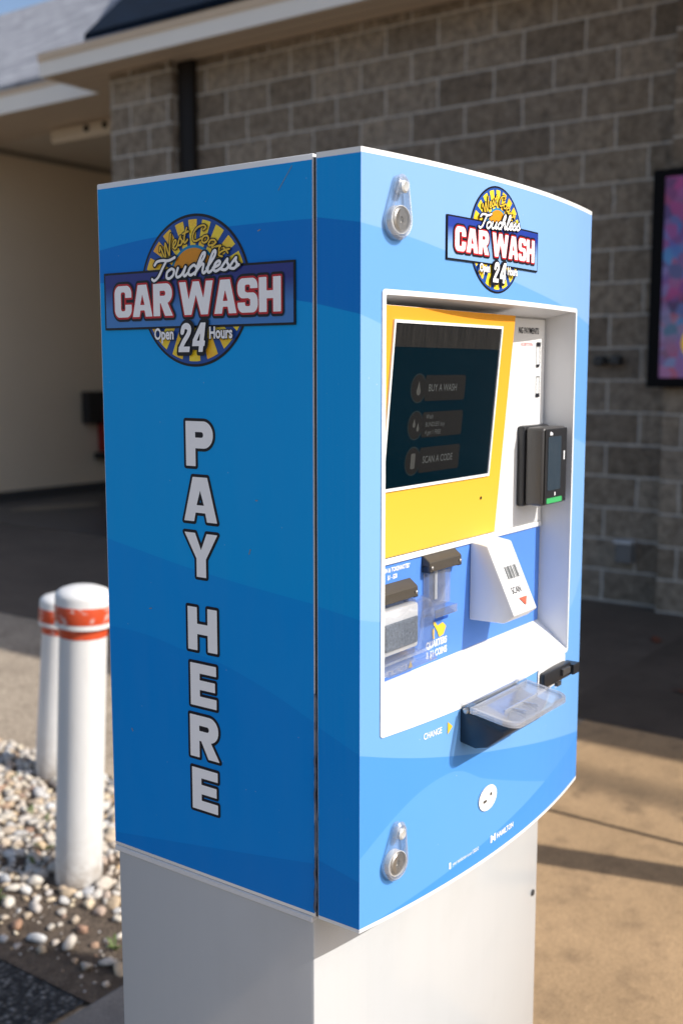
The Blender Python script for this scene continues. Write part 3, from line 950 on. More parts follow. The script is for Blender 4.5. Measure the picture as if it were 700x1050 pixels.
lay = [(text_polys("NG PAYMENTS", 1.3215, 1.4460, 0.0075, 0.80, align='RIGHT', bold=0.02), m_ink),
       (text_polys("NO SUBSTITUTIONS", 1.305, 1.4300, 0.0042, 0.62, align='RIGHT'), m_rink),
       (text_polys("Tap card or phone", 1.292, 1.4150, 0.0036, 0.7, align='RIGHT') + text_polys("Insert chip and wait", 1.303, 1.3985, 0.0036, 0.7, align='RIGHT') + text_polys("Then remove", 1.282, 1.3730, 0.0036, 0.7, align='RIGHT'), m_lgink),
       (frame(1.3150, 1.4055, 1.3260, 1.4350, .0012) + frame(1.3155, 1.3650, 1.3260, 1.3915, .0012), m_dsink),
       ([quad(1.3150, 1.4300, 1.3262, 1.4355), quad(1.3155, 1.4030, 1.3235, 1.4068), quad(1.3155, 1.3640, 1.3260, 1.3690)], m_ink)]
decal("printed_text", lay, wm, whitep)

# yellow bezel, tilted a little downwards
PZ0, PZ1, PY0, PY1 = 1.198, 1.4650, 0.6460, 0.6225
def tilt(u, v, off):
    y = PY0 + (PY1-PY0)*(v-PZ0)/(PZ1-PZ0)
    return (u, y - off, v)
PX1, BX0 = 1.2116, 0.9288
b = MB()
b.prism([(BX0, PZ0), (PX1, PZ0), (PX1, PZ1), (BX0, PZ1)], lambda p: tilt(p[0], p[1], 0), lambda p: (p[0], YP-.0005, p[1]))
bez = b.build("screen_bezel", m_white, K)
me = quadgrid("yellow_print", [BX0+.0002, PX1-.0003], [PZ0+.0003, PZ1-.0003], lambda c, r: tilt(c, r, .0004), lambda c, r: ((c-OX0)/(PX1-OX0), (r-PZ0)/(PZ1-PZ0)), None, lambda a, c: 0, bez)
link("yellow_print", me, [m_yel], bez)
SX0, SX1, SZ0, SZ1 = 0.9480, 1.1766, 1.2745, 1.4478
b = MB()
fw_ = 0.0032
for (x0, z0, x1, z1) in ((SX0-fw_, SZ0-fw_, SX1+fw_, SZ0), (SX0-fw_, SZ1, SX1+fw_, SZ1+fw_), (SX0-fw_, SZ0, SX0, SZ1), (SX1, SZ0, SX1+fw_, SZ1)):
    b.prism([(x0, z0), (x1, z0), (x1, z1), (x0, z1)], lambda p: tilt(p[0], p[1], .0002), lambda p: tilt(p[0], p[1], .0022))
b.build("screen_trim", m_white, bez)
me = quadgrid("touch_screen", [SX0, SX1], [SZ0, SZ1], lambda c, r: tilt(c, r, .0007), lambda c, r: ((c-SX0)/(SX1-SX0), (r-SZ0)/(SZ1-SZ0)), None, lambda a, c: 0, bez)
link("touch_screen", me, [m_screen], bez)
# buttons shown on the screen
def m_band_scr():  # tan reflection drawn as a faintly glowing band at the screen's top
    m = NT("screen_reflection_band")
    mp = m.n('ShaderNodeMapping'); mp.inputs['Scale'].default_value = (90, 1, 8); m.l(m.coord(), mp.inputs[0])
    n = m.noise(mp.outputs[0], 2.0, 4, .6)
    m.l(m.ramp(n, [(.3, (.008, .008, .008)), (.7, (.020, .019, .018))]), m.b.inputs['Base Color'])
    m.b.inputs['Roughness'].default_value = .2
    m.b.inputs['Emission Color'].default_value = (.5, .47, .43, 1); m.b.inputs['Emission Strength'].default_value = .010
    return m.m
decal("reflection_band", [([quad(SX0+.0008, 1.4235, SX1-.0008, SZ1-.0008)], m_band_scr())], tilt, bez, base=.0009)
lay_d, lay_r, lay_t, lay_i = [], [], [], []
for zc in (1.3800, 1.3400, 1.3010):
    lay_r += polygonise(lambda X, Y: circ_sd(X, Y, 1.003, zc, .0160), (.98, zc-.02, 1.03, zc+.02), .0009)
    lay_d += polygonise(lambda X, Y: np.minimum(circ_sd(X, Y, 1.003, zc, .0146), rbox_sd(X, Y, 1.016, zc-.0140, 1.103, zc+.0140, .003)), (.98, zc-.02, 1.11, zc+.02), .0009)
lay_t += text_polys("BUY A WASH", 1.023, 1.3765, .0078, .92, bold=.012)
lay_t += text_polys("Wash", 1.023, 1.3465, .0050, .92) + text_polys("BUNDLES! buy", 1.023, 1.3378, .0050, .92) + text_polys("4 get 1 FREE", 1.023, 1.3290, .0050, .92)
lay_t += text_polys("SCAN A CODE", 1.023, 1.2975, .0078, .88, bold=.012)
def drop(cx, cz, s): return lambda X, Y: np.minimum(circ_sd(X, Y, cx, cz-.25*s, .45*s), poly_sd(X, Y, [(cx-.40*s, cz-.08*s), (cx, cz+.95*s), (cx+.40*s, cz-.08*s)]))
lay_i += polygonise(drop(1.003, 1.379, .0095), (.98, 1.36, 1.03, 1.40), .0008)
lay_i += polygonise(drop(.9995, 1.342, .0062), (.98, 1.32, 1.03, 1.36), .0008) + polygonise(drop(1.0075, 1.3375, .0062), (.98, 1.32, 1.03, 1.36), .0008)
lay_i += polygonise(lambda X, Y: rbox_sd(X, Y, .9985, 1.2925, 1.0075, 1.3095, .002), (.98, 1.28, 1.03, 1.32), .0008)
ui_d = emit("ui_dark", (0.10, 0.12, 0.12), 0.012, rough=.15)
ui_r = emit("ui_ring", (0.05, 0.25, 0.30), 0.045, rough=.15)
ui_t = emit("ui_text", (0.8, 0.85, 0.8), 0.075, base=(.02, .02, .02), rough=.15)
ui_i = emit("ui_icon", (0.6, 0.6, 0.52), 0.075, base=(.02, .02, .02), rough=.15)
decal("screen_buttons", [(lay_r, ui_r), (lay_d, ui_d), (lay_t, ui_t), (lay_i, ui_i)], tilt, bez, base=.0009, step=.0001)
decal("screw_hole", [(polygonise(lambda X, Y: circ_sd(X, Y, 1.1668, 1.2450, .0022), (1.16, 1.24, 1.175, 1.25), .0004), m_ink)], tilt, bez, base=.0007)

# ---------------- card reader
b = MB(); b.box((1.2665, 0.634, 1.2245), (1.338, YP-.003, 1.3285)).bevel(.003, 2); rd = b.build("card_reader", m_black, K, smooth=True)
b = MB(); b.box((1.2675, 0.6075, 1.2265), (1.3340, 0.6335, 1.3270)).bevel(.0045, 3); b.build("reader_housing", m_char, rd, smooth=True)
rm = lambda u, v, off: (u, 0.6075 - off, v)
b = MB(); b.prism([(1.2700, 1.2285), (1.3315, 1.2285), (1.3315, 1.3250), (1.2700, 1.3250)], lambda p: (p[0], .6070, p[1]), lambda p: (p[0], .6055, p[1])).bevel(.0006, 1)
b.build("reader_face", m_black, rd)
rmf = lambda u, v, off: (u, 0.6055 - off, v)
glass = plain("reader_glass", (0.02, 0.035, 0.05), 0.12, var=.1)
decal("reader_screen", [(polygonise(lambda X, Y: rbox_sd(X, Y, 1.2755, 1.2460, 1.3135, 1.3150, .002), (1.27, 1.24, 1.32, 1.32), .0009), glass)], rmf, rd)
decal("reader_icon", [(polygonise(lambda X, Y: np.minimum(circ_sd(X, Y, 1.2825, 1.3190, .0024), circ_sd(X, Y, 1.2860, 1.3185, .0018)), (1.278, 1.314, 1.292, 1.324), .0004)
    , m_wink)], rmf, rd)
decal("reader_button", [([quad(1.3215, 1.2840, 1.3245, 1.2950)], m_wink)], rmf, rd)
decal("reader_icon", [([quad(1.2965, 1.2385, 1.2990, 1.2430)], m_wink)], rmf, rd)
decal("status_light", [(polygonise(lambda X, Y: rbox_sd(X, Y, 1.2740, 1.2295, 1.3190, 1.2362, .0015), (1.27, 1.225, 1.325, 1.24), .0006), emit("green_led", (0.10, 0.75, 0.22), 0.55, base=(.02, .12, .04)))], rmf, rd)

# ---------------- barcode scanner hood
prof = [(YP-.0015, 1.1925), (.6225, 1.1890), (.5850, 1.1080), (.5990, 1.0970), (YP-.0015, 1.0960)]
b = MB(); b.xprism(prof, 1.1515, 1.2125).bevel(.0018, 2); scn = b.build("barcode_scanner", plain("scanner_white", (.70, .70, .70), .4, var=.03), K, smooth=True)
def scm(u, v, off):   # u 0..1 across, v 0..1 down the sloped face
    a, c = Vector((0, .6225, 1.1890)), Vector((0, .5850, 1.1080))
    nrm = Vector((0, -(a.z-c.z), (a.y-c.y)*1.0)).normalized()
    nrm = Vector((0, -0.9075, 0.4201))
    p = a.lerp(c, v) + nrm*off
    return (1.1515 + u*.061, p.y, p.z)
bars = []
x = .30
for w, g in ((.05, .03), (.02, .02), (.07, .03), (.02, .02), (.04, .04), (.02, .03), (.05, .02), (.02, .02)):
    bars.append([(x, .33), (x+w, .33), (x+w, .51), (x, .51)]); x += w+g
def sct(s, x, v, h, ws, **kw): return [[(a, v - (b_-0)*1.0) for a, b_ in p] for p in text_polys(s, x, 0, h, ws, **kw)]
tri = [[(.42, .79), (.74, .79), (.58, .91)]]
cor = [quad(.24, .28, .27, .29), quad(.80, .28, .83, .29), quad(.24, .55, .27, .56), quad(.80, .55, .83, .56)]
decal("scan_label", [(bars, m_dsink), (sct("SCAN", .24, .715, .095, .82*1.38), m_ink), (cor, m_rink), (sct("YOUR CODE HERE", .26, .765, .025, 1.1), m_lgink), (tri, plain("coral_ink", (.68, .12, .07), .4))], scm, scn)

# ---------------- coin slot and bill acceptor
def visor(name, x0, x1, zt, par):
    b = MB(); b.xprism([(YP-.0015, zt), (.6355, zt-.0085), (.6350, zt-.0200), (.6385, zt-.0200), (.6400, zt-.0135), (YP-.0015, zt-.0135)], x0, x1).bevel(.0009, 1)
    v = b.build(name, m_brownblk, par)
    for xa in (x0+.0005, x1-.0085):
        b = MB(); b.box((xa, .6352, zt-.0205), (xa+.008, YP-.0015, zt-.0138)); b.build("visor_ear", m_black, v)
    for xx in (x0+.004, x1-.004):
        b = MB(); b.lathe([(.0022, 0), (.0022, .001), (.001, .0016)], (xx, .6351, zt-.0150), 12, Vector((0, -1, 0))); b.build("screw", m_steel, v)
    return v
cs = MB(); cs.box((1.044, YP-.0032, 1.1180), (1.092, YP-.0013, 1.1700)).bevel(.0006, 1)
coin = cs.build("coin_slot", m_clear, K)
visor("visor", 1.0410, 1.1120, 1.1920, coin)
b = MB(); b.box((1.0665, YP-.0040, 1.1360), (1.0715, YP-.0033, 1.1690)); b.build("slot_opening", m_wink, coin)
b = MB()
b.box((1.0445, .6385, 1.1305), (1.0915, .6400, 1.1700))                       # clear guide plate
b.box((1.0435, .6300, 1.1195), (1.0925, YP-.002, 1.1215)); b.box((1.0435, .6290, 1.1195), (1.0925, .6302, 1.1290))
b.box((1.0433, .6300, 1.1217), (1.0445, YP-.002, 1.1290)); b.box((1.0915, .6300, 1.1217), (1.0927, YP-.002, 1.1290))
b.build("coin_cup", m_clear, coin)
bs = MB(); bs.box((.932, YP-.0150, 1.0930), (1.0150, YP-.0013, 1.1440)).bevel(.004, 2)
bill = bs.build("bill_acceptor", plain("bill_inner_white", (.66, .66, .66), .4), K, smooth=True)
visor("visor", .9250, 1.0160, 1.1700, bill)
b = MB()
x0, x1, y0, z0, z1 = .927, 1.0290, .6215, 1.0870, 1.1500
b.xprism([(YP-.0015, z1), (y0+.006, z1-.004), (y0, z1-.012), (y0, z0+.006), (y0+.004, z0), (YP-.0015, z0)], x0, x1).bevel(.0015, 2)
b.build("clear_cover", m_clear, bill, smooth=True)
def m_note():
    m = NT("bill_slot_picture"); n = m.noise(m.coord(), 260, 6, .7)
    m.l(m.ramp(n, [(.3, (.05, .065, .085)), (.7, (.22, .26, .32))]), m.b.inputs['Base Color']); m.b.inputs['Roughness'].default_value = .35
    return m.m
b = MB(); b.box((.9440, YP-.0185, 1.1000), (1.0080, YP-.0152, 1.1300)).bevel(.002, 2); b.build("bill_mouth", m_note(), bill)
b = MB(); b.xprism([(YP-.0015, 1.0870), (.618, 1.0850), (.616, 1.0790), (YP-.0015, 1.0815)], .929, 1.0270); b.build("bill_chute", m_clear, bill)
lay = [(text_polys("COIN & TOKENNOTES*", 1.0165, 1.1815, .0048, .80, align='RIGHT', bold=.025) + text_polys("$1 - $20", .990, 1.1735, .0048, .80, align='RIGHT', bold=.025)
        + text_polys("QUARTERS", 1.0520, 1.0790, .0078, .84, bold=.03) + text_polys("& $1 COINS", 1.0520, 1.0675, .0078, .80, bold=.03)
        + text_polys("INSERT BILLS FACE UP", 1.0120, 1.0655, .0052, .70, align='RIGHT', bold=.012), m_wink),
       ([[(1.0140, 1.0655), (1.0230, 1.0655), (1.0185, 1.0735)]], m_yink),
       (polygonise(lambda X, Y: np.minimum(np.minimum(poly_sd(X, Y, [(1.0655, 1.1080), (1.0700, 1.1095), (1.0760, 1.1030), (1.0880, 1.1050), (1.0960, 1.0990), (1.0900, 1.0900), (1.0800, 1.0885), (1.0760, 1.0960)]), rbox_sd(X, Y, 1.0650, 1.0920, 1.0695, 1.1010, .002)), rbox_sd(X, Y, 1.0660, 1.0885, 1.0700, 1.0915, .001)), (1.06, 1.085, 1.10, 1.112), .0008), m_yink),
       (polygonise(lambda X, Y: rbox_sd(X, Y, 1.0665, 1.1085, 1.100, 1.1118, .0012), (1.06, 1.10, 1.105, 1.115), .0008), m_bink)]
decal("printed_text", lay, pm, bluep)

for o in (bluep, ledge, whitep, rd, scn, coin, bill): refit(o, 0.983)
refit(bez, 0.979, 0.9645)
# ---------------- coin return tray on the bowed front
TX0, TX1 = 1.0234, 1.1480
yS = lambda x: bowy(x) - 0.0006
prof = [(.590, 1.0350), (.5640, 1.0215), (.5290, 1.0120), (.5310, 1.0060), (.5500, .9890), (.5650, .9850), (.590, .9900)]
b = MB(); b.xprism(prof, TX0, TX1).bevel(.003, 2); tray = b.build("coin_tray", m_navy, K, smooth=True)
b = MB()
b.box((TX0+.002, .5660, 1.0265), (TX1-.002, .5700, 1.0300)); b.box((TX0+.002, .5745, 1.0305), (TX1-.002, .5775, 1.0335)); b.box((TX0, .5655, 1.0240), (TX0+.0025, .5850, 1.0362)); b.box((TX1-.0025, .5655, 1.0240), (TX1, .5850, 1.0362))
b.build("tray_rim", m_clear, tray)
def lid():
    # tray lid: clear plate with rounded front corners, raised rim and ribs
    x0, x1, y0, y1 = TX0-.005, TX1+.008, .5130, .5690
    r = .016; P = [(x1, y1), (x0, y1)]
    for k in range(9): a = math.pi + k/8*math.pi/2; P.append((x0+r+r*math.cos(a), y0+r+r*math.sin(a)))
    for k in range(9): a = 1.5*math.pi + k/8*math.pi/2; P.append((x1-r+r*math.cos(a), y0+r+r*math.sin(a)))
    zt = lambda y: 1.0175 + (y-y0)*.17
    b = MB(); b.prism(P, lambda p: (p[0], p[1], zt(p[1])), lambda p: (p[0], p[1], zt(p[1])+.0028))
    Q = [((x0+x1)/2 + (px-(x0+x1)/2)*.93, y0 + (py-y0)*.90 + .003) for px, py in P]
    n = len(P)
    A = [b.bm.verts.new((p[0], p[1], zt(p[1])+.0030)) for p in P]; A2 = [b.bm.verts.new((p[0], p[1], zt(p[1])+.0058)) for p in P]
    B = [b.bm.verts.new((p[0], p[1], zt(p[1])+.0030)) for p in Q]; B2 = [b.bm.verts.new((p[0], p[1], zt(p[1])+.0058)) for p in Q]
    for i in range(n):
        j = (i+1) % n
        for q in ((A[i], A[j], A2[j], A2[i]), (A2[i], A2[j], B2[j], B2[i]), (B2[i], B2[j], B[j], B[i])): b.bm.faces.new(q)
    xm = (x0+x1)/2
    for dx in (-.024, .004): b.box((xm+dx, y0+.010, zt(.53)+.0030), (xm+dx+.0016, y1-.010, zt(.53)+.0062))
    b.box((xm-.040, .5405, zt(.54)+.0030), (xm+.040, .5420, zt(.54)+.0062))
    return b.build("tray_lid", clear("clear_lid", (.93, .94, .97), .16, .17), tray)
lid()
b = MB(); b.lathe([(.0035, 0), (.0035, .002), (.002, .003)], (TX0-.0002, .5760, 1.0270), 14, Vector((-1, 0, 0))); b.build("hinge_pin", m_steel, tray)

# ---------------- receipt slot
b = MB()
pl = polygonise(lambda X, Y: rbox_sd(X, Y, 1.2120, .9960, 1.3120, 1.0300, .006), (1.205, .99, 1.32, 1.035), .0012)
rc = decal("receipt_slot", [(pl, m_white)], fmap, K, base=.0012)
b = MB(); b.box((1.2170, .5745, 1.0050), (1.2950, .5865, 1.0230)).bevel(.002, 2); b.box((1.2900, .5690, 1.0075), (1.3080, .5865, 1.0205)); b.build("slot_housing", m_black, rc, smooth=True)
b = MB(); b.box((1.2450, .5700, 1.0020), (1.2560, .5744, 1.0065)); b.box((1.2620, .5705, 1.0120), (1.2840, .5744, 1.0200)); b.build("slot_latch", m_char, rc)

# ---------------- oval plate, lettering
pl = polygonise(lambda X, Y: (np.hypot((X-1.0835)/.0205, (Y-.9062)/.0150)-1)*.015, (1.06, .885, 1.11, .925), .0007)
ov = decal("oval_plate", [(pl, m_white), (polygonise(lambda X, Y: np.minimum(circ_sd(X, Y, 1.0900, .9090, .0022), rbox_sd(X, Y, 1.0725, .9020, 1.0800, .9052, .001)), (1.065, .895, 1.1, .915), .0004), m_brownblk)], fmap, K, base=.0012)
lay = [(text_polys("HAMILTON", 1.1075, .8478, .0066, .88, bold=.02) + text_polys("CHANGE", .9560, 1.0095, .0068, .80, bold=.012)
        + text_polys("your satisfaction is our CREDO", 1.0115, .8490, .0042, .70)
        + [quad(1.0925, .8470, 1.0962, .8560), quad(1.1010, .8470, 1.1047, .8560), quad(1.0962, .8495, 1.1010, .8535), quad(1.0050, .8470, 1.0080, .8545)]
        + text_polys("RECEIPT", 1.2750, .9895, .0038, .8), m_wink),
       ([[(.9985, 1.0050), (1.0075, 1.0120), (.9985, 1.0190)]], m_yink)]
decal("printed_lettering", lay, fmap, door)

# ---------------- locks under clear swing covers
m_frost = clear("frosted_edge", (.97, .98, .99), .22, .16)
def lock(cx, cz, tilt_):
    b = MB(); b.lathe([(.0122, 0), (.0122, .0070), (.0104, .0084), (.0034, .0080), (.0030, .0060)], (cx, bowy(cx), cz), 28, Vector((0, -1, 0)))
    lk = b.build("lock", m_lock, K, smooth=True, label=None)
    P = []
    top = .040
    for k in range(25):
        a = math.pi*1.12*(k/24) - math.pi*1.06
        P.append((.0172*math.cos(a), .0185*math.sin(a)))
    for k in range(13):
        a = math.pi*(k/12) - .06
        P.append((.0085*math.cos(a), top-.004 + .0085*math.sin(a)))
    P = [(p[0]*.90, p[1]*.92) for p in P]
    ca, sa = math.cos(tilt_), math.sin(tilt_)
    P = [(p[0]*ca - p[1]*sa, p[0]*sa + p[1]*ca) for p in P]
    b = MB()
    n = len(P)
    def ring(s, off): return [b.bm.verts.new((cx + p[0]*s, bowy(cx + p[0]*s) - off, cz + p[1]*s)) for p in P]
    r0, r1, r2, r3 = ring(1.0, .0006), ring(1.0, .0064), ring(.88, .0086), ring(.76, .0088)
    for A, B in ((r0, r1), (r1, r2), (r2, r3)):
        for i in range(n): b.bm.faces.new((A[i], A[(i+1) % n], B[(i+1) % n], B[i]))
    b.bm.faces.new(r3)
    b.build("lock_cover", clear("clear_cover_plastic", (.985, .99, 1.0), .12, .06), lk, smooth=True)
    b = MB()                                           # thick moulded edge of the cover
    bead = []
    for sc_, of in ((1.06, .0006), (1.08, .0060), (.99, .0084), (.90, .0080)):
        bead.append([b.bm.verts.new((cx + p[0]*sc_, bowy(cx + p[0]*sc_) - of, cz + (p[1]-.008)*sc_ + .008)) for p in P])
    for A, Bq in zip(bead, bead[1:]):
        for i in range(n): b.bm.faces.new((A[i], A[(i+1) % n], Bq[(i+1) % n], Bq[i]))
    b.build("cover_edge", m_frost, lk, smooth=True)
    b = MB()
    N = 36
    rr = [[b.bm.verts.new((cx + q*math.cos(2*math.pi*i/N), bowy(cx + q*math.cos(2*math.pi*i/N)) - of, cz + q*math.sin(2*math.pi*i/N))) for i in range(N)] for q, of in ((.0138, .0006), (.0136, .0078), (.0128, .0080), (.0124, .0060))]
    for A, Bq in zip(rr, rr[1:]):
        for i in range(N): b.bm.faces.new((A[i], A[(i+1) % N], Bq[(i+1) % N], Bq[i]))
    b.build("lock_collar", m_white, lk, smooth=True)
    tx, tz = -(top-.006)*.92*sa, (top-.006)*.92*ca
    b = MB(); b.lathe([(.0062, 0), (.0062, .0092), (.0045, .0104), (.0020, .0098)], (cx+tx, bowy(cx+tx), cz+tz), 16, Vector((0, -1, 0)))
    b.build("cover_hinge", plain("hinge_white", (.62, .62, .60), .3, metal=.4, var=.3, vscale=300), lk, smooth=True)
    return lk
lock(.9050, 1.5430, -.10)
lock(.9065, .8905, -.16)

# =================================================================== GROUND
def sheet(name, pts, z, mat, kind='structure'):
    b = MB(); b.face([(x, y, z) for x, y in pts])
    return b.build(name, mat, None, kind=kind)
sheet("ground", [(-600, -600), (600, -600), (600, 600), (-600, 600)], -.012, m_ground("far_ground", (.10, .11, .06), (.16, .14, .10), .05, (.08, .09, .05), grain=3))
sheet("parking_lot", [(-30, -40), (40, -40), (40, 40), (-30, 40)], -.006, m_lane)
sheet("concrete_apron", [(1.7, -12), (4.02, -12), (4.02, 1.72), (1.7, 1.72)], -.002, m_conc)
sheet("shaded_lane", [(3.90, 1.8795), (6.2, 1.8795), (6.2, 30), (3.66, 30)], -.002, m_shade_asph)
sheet("wall_walk", [(4.03, -12), (6.3, -12), (6.3, 1.88), (4.03, 1.88)], -.002, m_ground("shade_toned_walk", (0.125, 0.098, 0.076), (0.085, 0.067, 0.052), 1.6, (0.055, 0.045, 0.036)))  # building's shade put into the walk colour, starting near the shadow edge
sheet("asphalt_strip", [(-6, 1.80), (1.56, 1.80), (1.46, 2.3), (1.40, 14), (-6, 14)], .002, m_asph)
b = MB()
# planting bed: slightly mounded soil
nx, ny = 16, 90
gx = np.linspace(1.50, 2.46, nx); gy = np.linspace(1.74, 9.0, ny)
def soilz(x, y): 
    e = min(1, (x-1.48)/.12, (2.48-x)/.12, (y-1.73)/.08)
    return .004 + max(0, e)*(.009 + .006*math.sin(7*x+3*y) * math.sin(5*y-2*x) + .004*math.sin(23*x)*math.sin(19*y))
vv = [[b.bm.verts.new((x, y, soilz(x, y))) for x in gx] for y in gy]
for j in range(ny-1):
    for i in range(nx-1): b.bm.faces.new((vv[j][i], vv[j][i+1], vv[j+1][i+1], vv[j+1][i]))
b.build("planting_bed", m_soil, None, kind='structure', smooth=True)
b = MB(); b.box((.25, -.35, -.05), (1.72, 1.765, .020)).bevel(.008, 2); b.build("kiosk_pad", m_pad, None, kind='structure')
# saw joint / cracks in the apron
b = MB()
for (x0, y0, x1, y1, w) in ((3.10, 1.62, 3.06, -8, .010), (2.2, .15, 4.8, .15, .010)):
    d = Vector((x1-x0, y1-y0, 0)).normalized(); nn = Vector((-d.y, d.x, 0))*w/2
    b.face([(x0-nn.x, y0-nn.y, .0012), (x0+nn.x, y0+nn.y, .0012), (x1+nn.x, y1+nn.y, .0012), (x1-nn.x, y1-nn.y, .0012)])
b.build("pavement_joint", plain("joint_dark", (.045, .03, .02), .9), None, kind='structure')

# stones: one mesh, each stone its own island
def ico(sub=1):
    bm = bmesh.new(); bmesh.ops.create_icosphere(bm, subdivisions=sub, radius=1)
    v = np.array([x.co[:] for x in bm.verts]); f = [[y.index for y in x.verts] for x in bm.faces]; bm.free(); return v, f
iv, ifc = ico(2)
V, Fc = [], []
def stone(x, y, r):
    k = len(V)*len(iv)
    s = r*np.array([rng.uniform(.85, 1.35), rng.uniform(.7, 1.1), rng.uniform(.5, .8)])
    p = iv.copy()
    ph = rng.uniform(0, 6.28, 3)
    p = p*(1 + .10*np.sin(3.1*iv[:, [1]]+ph[0]) + .10*np.sin(2.7*iv[:, [0]]+ph[1]) + .08*np.sin(4*iv[:, [2]]+ph[2]))
    p = p*(1 + .10*np.sin(6.3*iv[:, [0]]+ph[2])*np.sin(5.7*iv[:, [1]]+ph[0]))
    for _k in range(7):
        nn_ = rng.normal(0, 1, 3); nn_ /= np.linalg.norm(nn_)
        ex = np.maximum(0, p @ nn_ - rng.uniform(.55, .85))
        p = p - ex[:, None]*nn_
    p = p*s
    a, t1 = rng.uniform(0, 6.28), rng.normal(0, .35)
    ct, st = math.cos(t1), math.sin(t1)
    p = p @ np.array([[1, 0, 0], [0, ct, -st], [0, st, ct]]).T
    ca, sa = math.cos(a), math.sin(a)
    p = p @ np.array([[ca, -sa, 0], [sa, ca, 0], [0, 0, 1]]).T
    z = soilz(min(max(x, 1.51), 2.45), max(y, 1.75)) + s[2]*.55
    V.append(p + np.array([x, y, z]))
    Fc.extend([[i+k for i in f] for f in ifc])
placed = []
def try_place(x, y, r, gap):
    for (a, b_, c) in placed:
        if (a-x)**2 + (b_-y)**2 < ((r+c)*gap)**2: return
    for bx_, by_ in ((1.87, 2.25), (2.357, 2.955)):
        if (bx_-x)**2 + (by_-y)**2 < (.068+r*.8)**2: return
    placed.append((x, y, r)); stone(x, y, r)
tries = 0
while tries < 18000:
    tries += 1
    y = rng.uniform(1.80, 5.2); x = rng.uniform(1.56, 2.46)
    dens = np.clip((x + .30*(y-2.25) - 1.66)/.18, 0.0, 1)      # sparse soil near the kiosk, full cover farther out
    if rng.random() > max(dens, .05): continue
    try_place(x, y, rng.uniform(.009, .025), .64 if dens > .6 else 1.0)
for _ in range(420):
    y = rng.uniform(1.80, 4.6); x = rng.uniform(1.54, 2.2); try_place(x, y, rng.uniform(.004, .013), 1.0)
for _ in range(700):
    y = rng.uniform(1.79, 3.6); x = rng.uniform(1.52, 2.3); try_place(x, y, rng.uniform(.002, .0045), 1.0)
me = bpy.data.meshes.new("river_gravel"); me.from_pydata(np.concatenate(V).tolist(), [], Fc); me.update()
link("river_gravel", me, m_stones, None, label="pale and rust river stones scattered over the soil bed", cat="gravel", kind='stuff', smooth=True)
# a few weeds
b = MB()
for _ in range(26):
    y = rng.uniform(1.85, 3.2); x = rng.uniform(1.62, 2.3)
    for k in range(rng.integers(4, 9)):
        a = rng.uniform(0, 6.28); l = rng.uniform(.015, .04); w = rng.uniform(.003, .006)
        z = soilz(x, y)
        d = Vector((math.cos(a), math.sin(a), 0)); nn = Vector((-d.y, d.x, 0))*w
        o_ = Vector((x, y, z)) + d*.004
        b.face([o_-nn*.4, o_+nn*.4, o_+d*l*.5+nn+Vector((0, 0, l*.7)), o_+d*l+Vector((0, 0, l*.75)), o_+d*l*.5-nn+Vector((0, 0, l*.7))])
b.build("weeds", m_weed, None, label="tiny green weeds sprouting between the stones", cat="weeds", kind='stuff')
# fallen leaves on the shaded walk
for i, (x, y, a, lb) in enumerate(((5.45, 1.95, .4, "red-brown leaf lying nearer the block wall"), (4.62, 1.50, 1.9, "red-brown leaf lying on the dark pavement nearer the kiosk"))):
    b = MB(); s = .055
    pts = [(-1, 0, .02), (-.5, .45, .10), (.1, .5, .06), (.9, .1, .22), (1.3, 0, .1), (.2, -.45, .08), (-.5, -.4, .03)]
    b.face([(x + s*(p[0]*math.cos(a)-p[1]*math.sin(a)), y + s*(p[0]*math.sin(a)+p[1]*math.cos(a)), .004+s*p[2]) for p in pts])
    o = b.build("fallen_leaf", m_leaf, None, label=lb, cat="leaf")
    sm_ = o.modifiers.new("thick", 'SOLIDIFY'); sm_.thickness = .002

# =================================================================== BOLLARDS
def bollard(base, top, label):
    e = empty("bollard", (base[0], base[1], 0.0), label, "bollard", "white bollards in the gravel bed")
    ax = (Vector(top) - Vector(base)); H = ax.length; ax.normalize()
    c = Vector(base)
    b = MB(); b.lathe([(.0625, -.03), (.0635, 0), (.0635, .03), (.0625, H-.135)], c, 48, ax); b.build("post", m_boll, e, smooth=True)
    b = MB(); b.lathe([(.0630, H-.135), (.0638, H-.134), (.0638, H-.110), (.0630, H-.109)], c, 48, ax); b.build("reflective_band", m_redband, e, smooth=True)
    b = MB(); b.lathe([(.0700, H-.1085), (.0745, H-.107), (.0745, H-.030), (.0738, H-.024), (.070, H-.0175), (.060, H-.010), (.040, H-.003), (.018, H), (.004, H)], c, 48, ax); b.build("cap", m_boll, e, smooth=True)
    b = MB(); b.lathe([(.0749, H-.094), (.0752, H-.093), (.0752, H-.050), (.0749, H-.049)], c, 48, ax); b.build("cap_band", m_redband, e, smooth=True)
bollard((1.87, 2.255, 0), (1.893, 2.222, .835), "taller leaning white bollard with red bands, nearer the kiosk")
bollard((2.357, 2.955, 0), (2.392, 2.917, .645), "shorter white bollard half hidden behind the nearer one")

